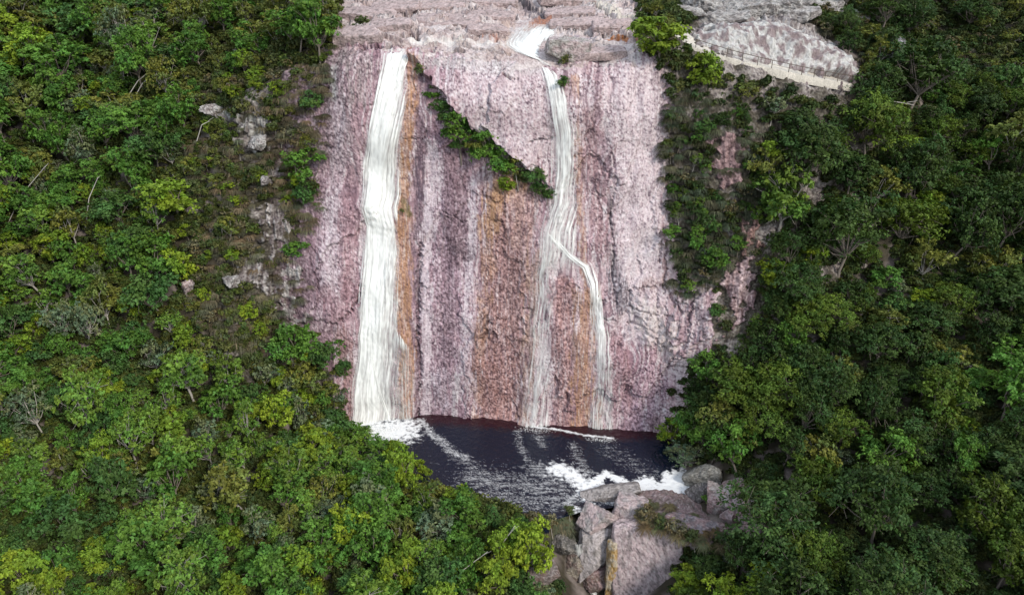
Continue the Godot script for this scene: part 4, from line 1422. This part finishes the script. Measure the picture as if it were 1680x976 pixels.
	for i in cleft.size():
		var q: Array = cleft[i]
		var hq := hit(q[0], q[1])
		var p := surf(hq.x, hq.v)
		put.call(q[2], i + 3, "cliff_bush", q[4], "bush", "", p + Vector3(0, -spec[q[2]][2] * q[3] * 0.62, 0.45), q[3] * 0.88)
	var outlet := [[1062, 846, "dry", 1.2, "dry grey bush on the brown rock mound"], [1085, 856, "shrub", 0.9, "green-brown bush on the brown rock mound"], [1110, 872, "dry", 1.3, "bare twiggy bush over the speckled slab's top"], [1140, 884, "shrub", 1.1, "olive bush below the slanting grey-mauve slab"], [1168, 818, "mid", 0.4, "small green bush between the boulders by the foam"], [935, 838, "shrub", 0.8, "green bush on the bank beside the long flat rock"], [905, 862, "dry", 1.2, "greyish bush on the bank above the blackish hollow"], [880, 848, "dry", 1.1, "greyish bush at the pool's near shore"], [1205, 890, "shrub", 1.2, "dark olive bush under the broken blocks"]]
	for i in outlet.size():
		var q: Array = outlet[i]
		put.call(q[2], i + 1, "outlet_bush", q[4], "bush", "", at_y(q[0], q[1], 0.9) - Vector3(0, 0.9, 0), q[3])
	# undergrowth that nobody could count
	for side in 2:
		var mm := MultiMesh.new()
		mm.transform_format = MultiMesh.TRANSFORM_3D
		mm.use_colors = true
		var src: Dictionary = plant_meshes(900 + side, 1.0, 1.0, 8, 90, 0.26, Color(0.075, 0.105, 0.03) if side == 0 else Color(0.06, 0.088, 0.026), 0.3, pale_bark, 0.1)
		mm.mesh = src.leaves
		var T := []
		for n in 30000:
			var x := r.randf_range(-85, 2) if side == 0 else r.randf_range(4, 85)
			var z := r.randf_range(-60, 40)
			var base := Vector3(x, ground(x, z), z)
			var c := to_px(base + Vector3(0, 0.5, 0))
			if c.x < -130 or c.x > PW + 130 or c.y < -80 or c.y > PH + 100 or not is_clear(c, 9.0):
				continue
			var sc := r.randf_range(0.5, 1.2)
			T.append(Transform3D(Basis(Vector3.UP, r.randf() * TAU).scaled(Vector3(sc, sc * r.randf_range(0.7, 1.4), sc)), base))
			if T.size() >= 8000:
				break
		mm.instance_count = T.size()
		for i in T.size():
			mm.set_instance_transform(i, T[i])
			var f := r.randf_range(0.6, 1.4)
			mm.set_instance_color(i, Color(f * r.randf_range(0.85, 1.2), f, f * r.randf_range(0.7, 1.2)))
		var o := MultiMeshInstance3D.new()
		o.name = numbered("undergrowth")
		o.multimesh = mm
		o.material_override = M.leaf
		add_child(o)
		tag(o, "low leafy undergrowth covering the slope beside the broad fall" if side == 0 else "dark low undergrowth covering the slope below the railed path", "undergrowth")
		o.set_meta("kind", "stuff")
	# grass hanging down the slope right of the cliff, and dry grass on the mound
	var gs := Soup.new()
	for b in 90:
		var a := r.randf() * TAU
		var d := Vector3(cos(a), 0, sin(a))
		var l := r.randf_range(0.6, 1.3)
		var pts := []
		for t in 4:
			var k := t / 3.0
			pts.append(d * l * k * 0.75 + Vector3(0, l * (0.75 * k - 0.95 * k * k), 0))
		gs.blade(pts, 0.07, d.cross(Vector3.UP), (Vector3.UP + d * 0.5).normalized(), Color(1, 1, 1) * r.randf_range(0.7, 1.2))
	var tuft := gs.done(self)
	var zones := [
		[[1088, 160, 1120, 140, 1230, 190, 1250, 340, 1200, 420, 1180, 470, 1150, 470, 1118, 505, 1100, 400, 1082, 240], 260, Color(0.085, 0.1, 0.06), "dark grey-green grass hanging over the cliff's right edge"],
		[[1050, 825, 1080, 815, 1130, 850, 1200, 880, 1190, 900, 1100, 880, 1050, 870], 55, Color(0.17, 0.15, 0.075), "dry brownish grass on the rock mound at the outlet"],
		[[300, 60, 560, 30, 545, 90, 520, 330, 490, 560, 380, 590, 300, 480], 800, Color(0.15, 0.14, 0.085), "dry greyish grass between the outcrops beside the broad fall"],
		[[1290, 10, 1700, 0, 1700, 120, 1420, 130, 1420, 80], 900, Color(0.1, 0.1, 0.065), "dull grass on the hillside above the rock dome"],
		[[850, 825, 940, 850, 930, 890, 850, 880], 200, Color(0.14, 0.15, 0.09), "greyish grass on the near bank at the water's edge"],
	]
	var crag_polys := []
	for q in CRAGS:
		crag_polys.append(poly(q[0]))
	for zn in zones:
		var pg := poly(zn[0])
		var bb := Rect2(pg[0], Vector2.ZERO)
		for p in pg:
			bb = bb.expand(p)
		var T := []
		for n in zn[1] * 3:
			var c := Vector2(r.randf_range(bb.position.x, bb.end.x), r.randf_range(bb.position.y, bb.end.y))
			var bare := false
			for q in crag_polys:
				bare = bare or Geometry2D.is_point_in_polygon(c + Vector2(r.randfn(0, 6), r.randfn(0, 6)), q)
			if bare or not Geometry2D.is_point_in_polygon(c + Vector2(r.randfn(0, 7), 0), pg):
				continue
			var p: Vector3 = hit(c.x, c.y).p
			if zn[1] == 55:
				p = at_y(c.x, c.y, 0.4)
			var sc := r.randf_range(0.7, 1.5)
			T.append(Transform3D(Basis(Vector3.UP, r.randf() * TAU).scaled(Vector3(sc, sc, sc)), p + Vector3(0, 0.1, 0.2)))
			if T.size() >= zn[1]:
				break
		var mm := MultiMesh.new()
		mm.transform_format = MultiMesh.TRANSFORM_3D
		mm.use_colors = true
		mm.mesh = tuft
		mm.instance_count = T.size()
		for i in T.size():
			mm.set_instance_transform(i, T[i])
			var wm := r.randf_range(0.8, 1.3)
			var gf := r.randf_range(0.5, 1.6)
			mm.set_instance_color(i, Color(zn[2].r * gf * wm, zn[2].g * gf, zn[2].b * gf))
		var o := MultiMeshInstance3D.new()
		o.name = numbered("grass")
		o.multimesh = mm
		o.material_override = M.leaf
		add_child(o)
		tag(o, zn[3], "grass")
		o.set_meta("kind", "stuff")
	# pale dead stems in the left wood
	var dead := [[225, 133, 268, 98, 0.09], [232, 138, 272, 100, 0.09], [304, 64, 345, 28, 0.1], [362, 12, 372, 0, 0.1], [400, 76, 422, 56, 0.06], [330, 205, 345, 198, 0.07], [216, 213, 230, 203, 0.08], [145, 325, 160, 290, 0.08], [35, 318, 78, 268, 0.07], [815, 905, 845, 862, 0.07], [760, 935, 800, 905, 0.07], [1455, 165, 1500, 172, 0.1]]
	for i in dead.size():
		var q: Array = dead[i]
		var a: Vector3 = hit(q[0], q[1]).p
		var dep := (a - CAM).length()
		a = CAM + (a - CAM) * (1.0 - 4.0 / dep)
		var dir := ray(q[2], q[3])
		var b := CAM + dir * ((a - CAM).dot(ray(840, 488)) + 0.6)
		var s := Soup.new()
		var m := (b - a)
		s.limb([m * -0.9 + Vector3(0, -1.6, -0.4), Vector3.ZERO, m * 0.5 + Vector3(0.02, 0.03, 0), m], q[4] * 0.8, q[4] * 0.4, Color(0.36, 0.335, 0.3), 6)
		s.limb([m * 0.6, m * 0.8 + Vector3(0.25, 0.3, 0.1), m * 0.9 + Vector3(0.6, 0.5, 0.2)], q[4] * 0.5, q[4] * 0.2, Color(0.36, 0.335, 0.3), 4)
		var o := mesh_node("dead_stem", s.done(self), M.bark)
		o.position = a
		var lab := "pale bare dead stem leaning out of the wood beside the broad fall"
		var grp := "pale dead stems in the left wood"
		if i in [9, 10]:
			lab = "pale bare dead stem leaning among the bushes of the near bank"
			grp = "pale dead stems on the near bank"
		elif i == 11:
			lab = "pale bare root beside the grey boulder on the wooded slope"
			grp = ""
		tag(o, lab, "dead stem", grp)

# ---------------------------------------------------------------- assembly
func _ready() -> void:
	var cam := Camera3D.new()
	cam.name = "camera"
	cam.position = CAM
	cam.rotation_degrees = Vector3(-PITCH, 0, 0)
	cam.fov = FOV
	cam.near = 0.5
	cam.far = 900.0
	add_child(cam)
	cam.current = true
	var env := Environment.new()
	env.background_mode = Environment.BG_SKY
	var sky := Sky.new()
	var sm := ProceduralSkyMaterial.new()
	sm.sky_top_color = Color(0.74, 0.78, 0.84)
	sm.sky_horizon_color = Color(0.84, 0.86, 0.88)
	sm.sky_curve = 0.2
	sm.ground_bottom_color = Color(0.2, 0.22, 0.18)
	sm.ground_horizon_color = Color(0.5, 0.52, 0.5)
	sky.sky_material = sm
	env.sky = sky
	env.tonemap_mode = Environment.TONE_MAPPER_LINEAR
	env.tonemap_exposure = 2.0
	env.sdfgi_enabled = true
	env.ssao_enabled = true
	env.ssil_enabled = true
	var we := WorldEnvironment.new()
	we.name = "environment"
	we.environment = env
	add_child(we)
	var sun := DirectionalLight3D.new()
	sun.name = "sun"
	sun.light_energy = 0.5
	sun.light_angular_distance = 12.0
	sun.light_color = Color(1.0, 0.97, 0.92)
	sun.shadow_enabled = true
	add_child(sun)
	sun.look_at_from_position(Vector3(34, 41, 38), Vector3.ZERO)
	var t0 := Time.get_ticks_msec()
	materials()
	build_table()
	build_ground()
	build_cliff()
	build_pool()
	build_rocks()
	build_path()
	var broad := thing("waterfall", "broad thick white waterfall beside an orange stain on the pink cliff", "waterfall", Vector3.ZERO)
	var split := thing("waterfall", "thinner waterfall that splits into two sheer branches halfway down the cliff", "waterfall", Vector3.ZERO)
	var upper := thing("cascade", "short white cascade fanning over the flat rock above the split waterfall", "cascade", Vector3.ZERO)
	waterfall(broad, "curtain", [
		[636, 78, 668, 80, 0.0, 0.3, 0.1], [630, 92, 672, 92, 0.6, 0.95, 0.6], [618, 140, 669, 140, 0.85, 1, 0.5], [605, 200, 666, 190, 0.9, 1, 0.35], [597, 262, 660, 262, 0.9, 1, 0.35],
		[589, 340, 654, 340, 0.95, 1, 0.45], [598, 372, 654, 372, 0.95, 1, 0.5], [591, 440, 657, 440, 0.9, 1, 0.35], [586, 520, 656, 520, 0.9, 1, 0.2], [582, 585, 657, 585, 0.9, 0.98, 0.15], [576, 645, 658, 645, 0.8, 0.95, 0.15], [574, 690, 660, 690, 0.6, 0.85, 0.3], [576, 706, 660, 702, 0.6, 0.8, 0.3]], 201, 0.16, 0.6, 84)
	waterfall(broad, "thread", [
		[604, 570, 610, 570, 0, 0.1, 0], [608, 600, 615, 600, 0.5, 0.8, 0.5], [618, 640, 626, 640, 0.7, 1, 0.7], [630, 680, 640, 678, 0.8, 1, 0.8], [632, 700, 648, 698, 0.8, 1, 0.8]], 205, 0.2, 0.3, 12)
	waterfall(broad, "veil", [
		[644, 532, 652, 536, 0.2, 0.3, 0.2], [648, 545, 658, 548, 0.7, 0.9, 0.8], [650, 575, 676, 570, 0.35, 0.2, 0.35], [650, 620, 680, 620, 0.3, 0.2, 0.3], [650, 690, 682, 690, 0.35, 0.3, 0.3]], 207, 0.14, 0.7, 34)
	waterfall(split, "main_stream", [
		[882, 106, 904, 112, 0.1, 0.4, 0.1], [890, 120, 918, 124, 0.7, 0.9, 0.6], [898, 160, 934, 160, 0.4, 0.75, 0.4], [904, 220, 946, 220, 0.4, 0.75, 0.3], [905, 290, 947, 290, 0.6, 0.75, 0.3], [900, 335, 947, 335, 0.42, 0.55, 0.3], [886, 380, 945, 380, 0.32, 0.5, 0.32], [881, 420, 944, 424, 0.22, 0.3, 0.25], [880, 450, 950, 450, 0, 0, 0]], 211, 0.14, 0.75, 60)
	waterfall(split, "branch", [
		[884, 375, 914, 375, 0, 0, 0], [882, 412, 912, 412, 0.24, 0.32, 0.16], [879, 450, 908, 450, 0.26, 0.33, 0.16], [874, 520, 906, 520, 0.24, 0.32, 0.16], [868, 590, 903, 590, 0.22, 0.28, 0.16], [860, 650, 902, 650, 0.22, 0.26, 0.16], [854, 702, 902, 706, 0.3, 0.35, 0.25]], 213, 0.1, 0.95, 50)
	waterfall(split, "branch", [
		[895, 385, 903, 380, 0, 0.2, 0], [905, 398, 912, 392, 0.6, 0.95, 0.6], [928, 424, 938, 414, 0.7, 1, 0.5], [952, 442, 968, 432, 0.6, 0.9, 0.4], [964, 470, 984, 462, 0.5, 0.8, 0.4], [966, 520, 994, 520, 0.2, 0.55, 0.35], [968, 570, 1001, 570, 0.16, 0.5, 0.35], [970, 630, 1005, 630, 0.16, 0.38, 0.3], [966, 690, 1007, 690, 0.2, 0.38, 0.25], [964, 720, 1008, 722, 0.4, 0.5, 0.3]], 217, 0.12, 0.8, 46)
	waterfall(upper, "sheet", [
		[850, 36, 905, 40, 0, 0.1, 0.5], [838, 50, 918, 47, 0.15, 0.75, 0.9], [832, 62, 908, 58, 0.3, 0.9, 0.9], [830, 74, 890, 72, 0.35, 0.95, 1.0], [840, 82, 885, 84, 0.5, 1, 1], [858, 90, 886, 93, 0.7, 1, 0.8], [880, 97, 894, 100, 0.6, 0.85, 0.6], [890, 105, 910, 108, 0.2, 0.4, 0.2]], 219, 0.2, 0.5, 60)
	# spray thrown up where the broad fall meets the pool
	var r := RandomNumberGenerator.new()
	r.seed = 88
	for q in [[broad, 586, 704, 652, 702, 900, 0.9], [split, 858, 703, 902, 706, 200, 0.3], [split, 966, 718, 1006, 721, 260, 0.32]]:
		var sp := Soup.new()
		for i in q[5]:
			var u := r.randf()
			var p := at_y(lerpf(q[1], q[3], u), lerpf(q[2], q[4], u), 0.0)
			var up: float = pow(r.randf(), 2.2) * 2.0 * q[6]
			p += Vector3(r.randfn(0, 0.5), up, 0.2 + absf(r.randfn(0, 0.8)) * q[6])
			var sz: float = r.randf_range(0.06, 0.2) * (1.2 - 0.4 * up) * (1.0 if q[6] > 0.5 else 0.5)
			sp.leaf(p, (Vector3(0, 0.7, 0.7) + rnd_dir(r) * 0.6).normalized(), rnd_dir(r), sz, sz * 0.8, Color(0.86, 0.87, 0.87, r.randf_range(0.35, 0.9)))
		mesh_node("spray", sp.done(self), M.fall, q[0]).set_meta("kind", "stuff")
	# a small stream falls between the boulders below the pool
	var lower := thing("cascade", "thin white trickle falling between the boulders below the pool", "cascade", Vector3.ZERO)
	for q in [[[948, 884, -2.0], [950, 905, -4.6], [958, 930, -6.8], [968, 955, -8.6], [974, 968, -9.0], 0.45], [[1003, 925, -5.0], [1005, 945, -7.0], [1004, 965, -8.6], [1002, 976, -9.0], 0.35]]:
		var P := PackedVector3Array()
		var C := PackedColorArray()
		var n := noise(1.5, 401, 3)
		var nr := 0
		for k in q.size() - 2:
			for t in 10:
				var c := at_y(q[k][0], q[k][1], q[k][2]).lerp(at_y(q[k + 1][0], q[k + 1][1], q[k + 1][2]), t / 10.0) + Vector3(0, 0.2, 0.9)
				for i in 9:
					var u := i / 8.0 * 2 - 1
					P.append(c + Vector3(u * q[-1] * (1.0 + 0.4 * n.get_noise_1d(nr * 0.3)), 0, 0.15 * (1 - u * u) + 0.05 * n.get_noise_2d(i * 0.8, nr * 0.2)))
					C.append(Color(0.84, 0.84, 0.82, clampf((1.0 - u * u) * (0.75 + n.get_noise_2d(i * 0.9, nr * 0.08) * 0.9), 0, 1)))
				nr += 1
		mesh_node("trickle", grid_mesh(9, nr, P, C), M.fall, lower)
	build_forest()
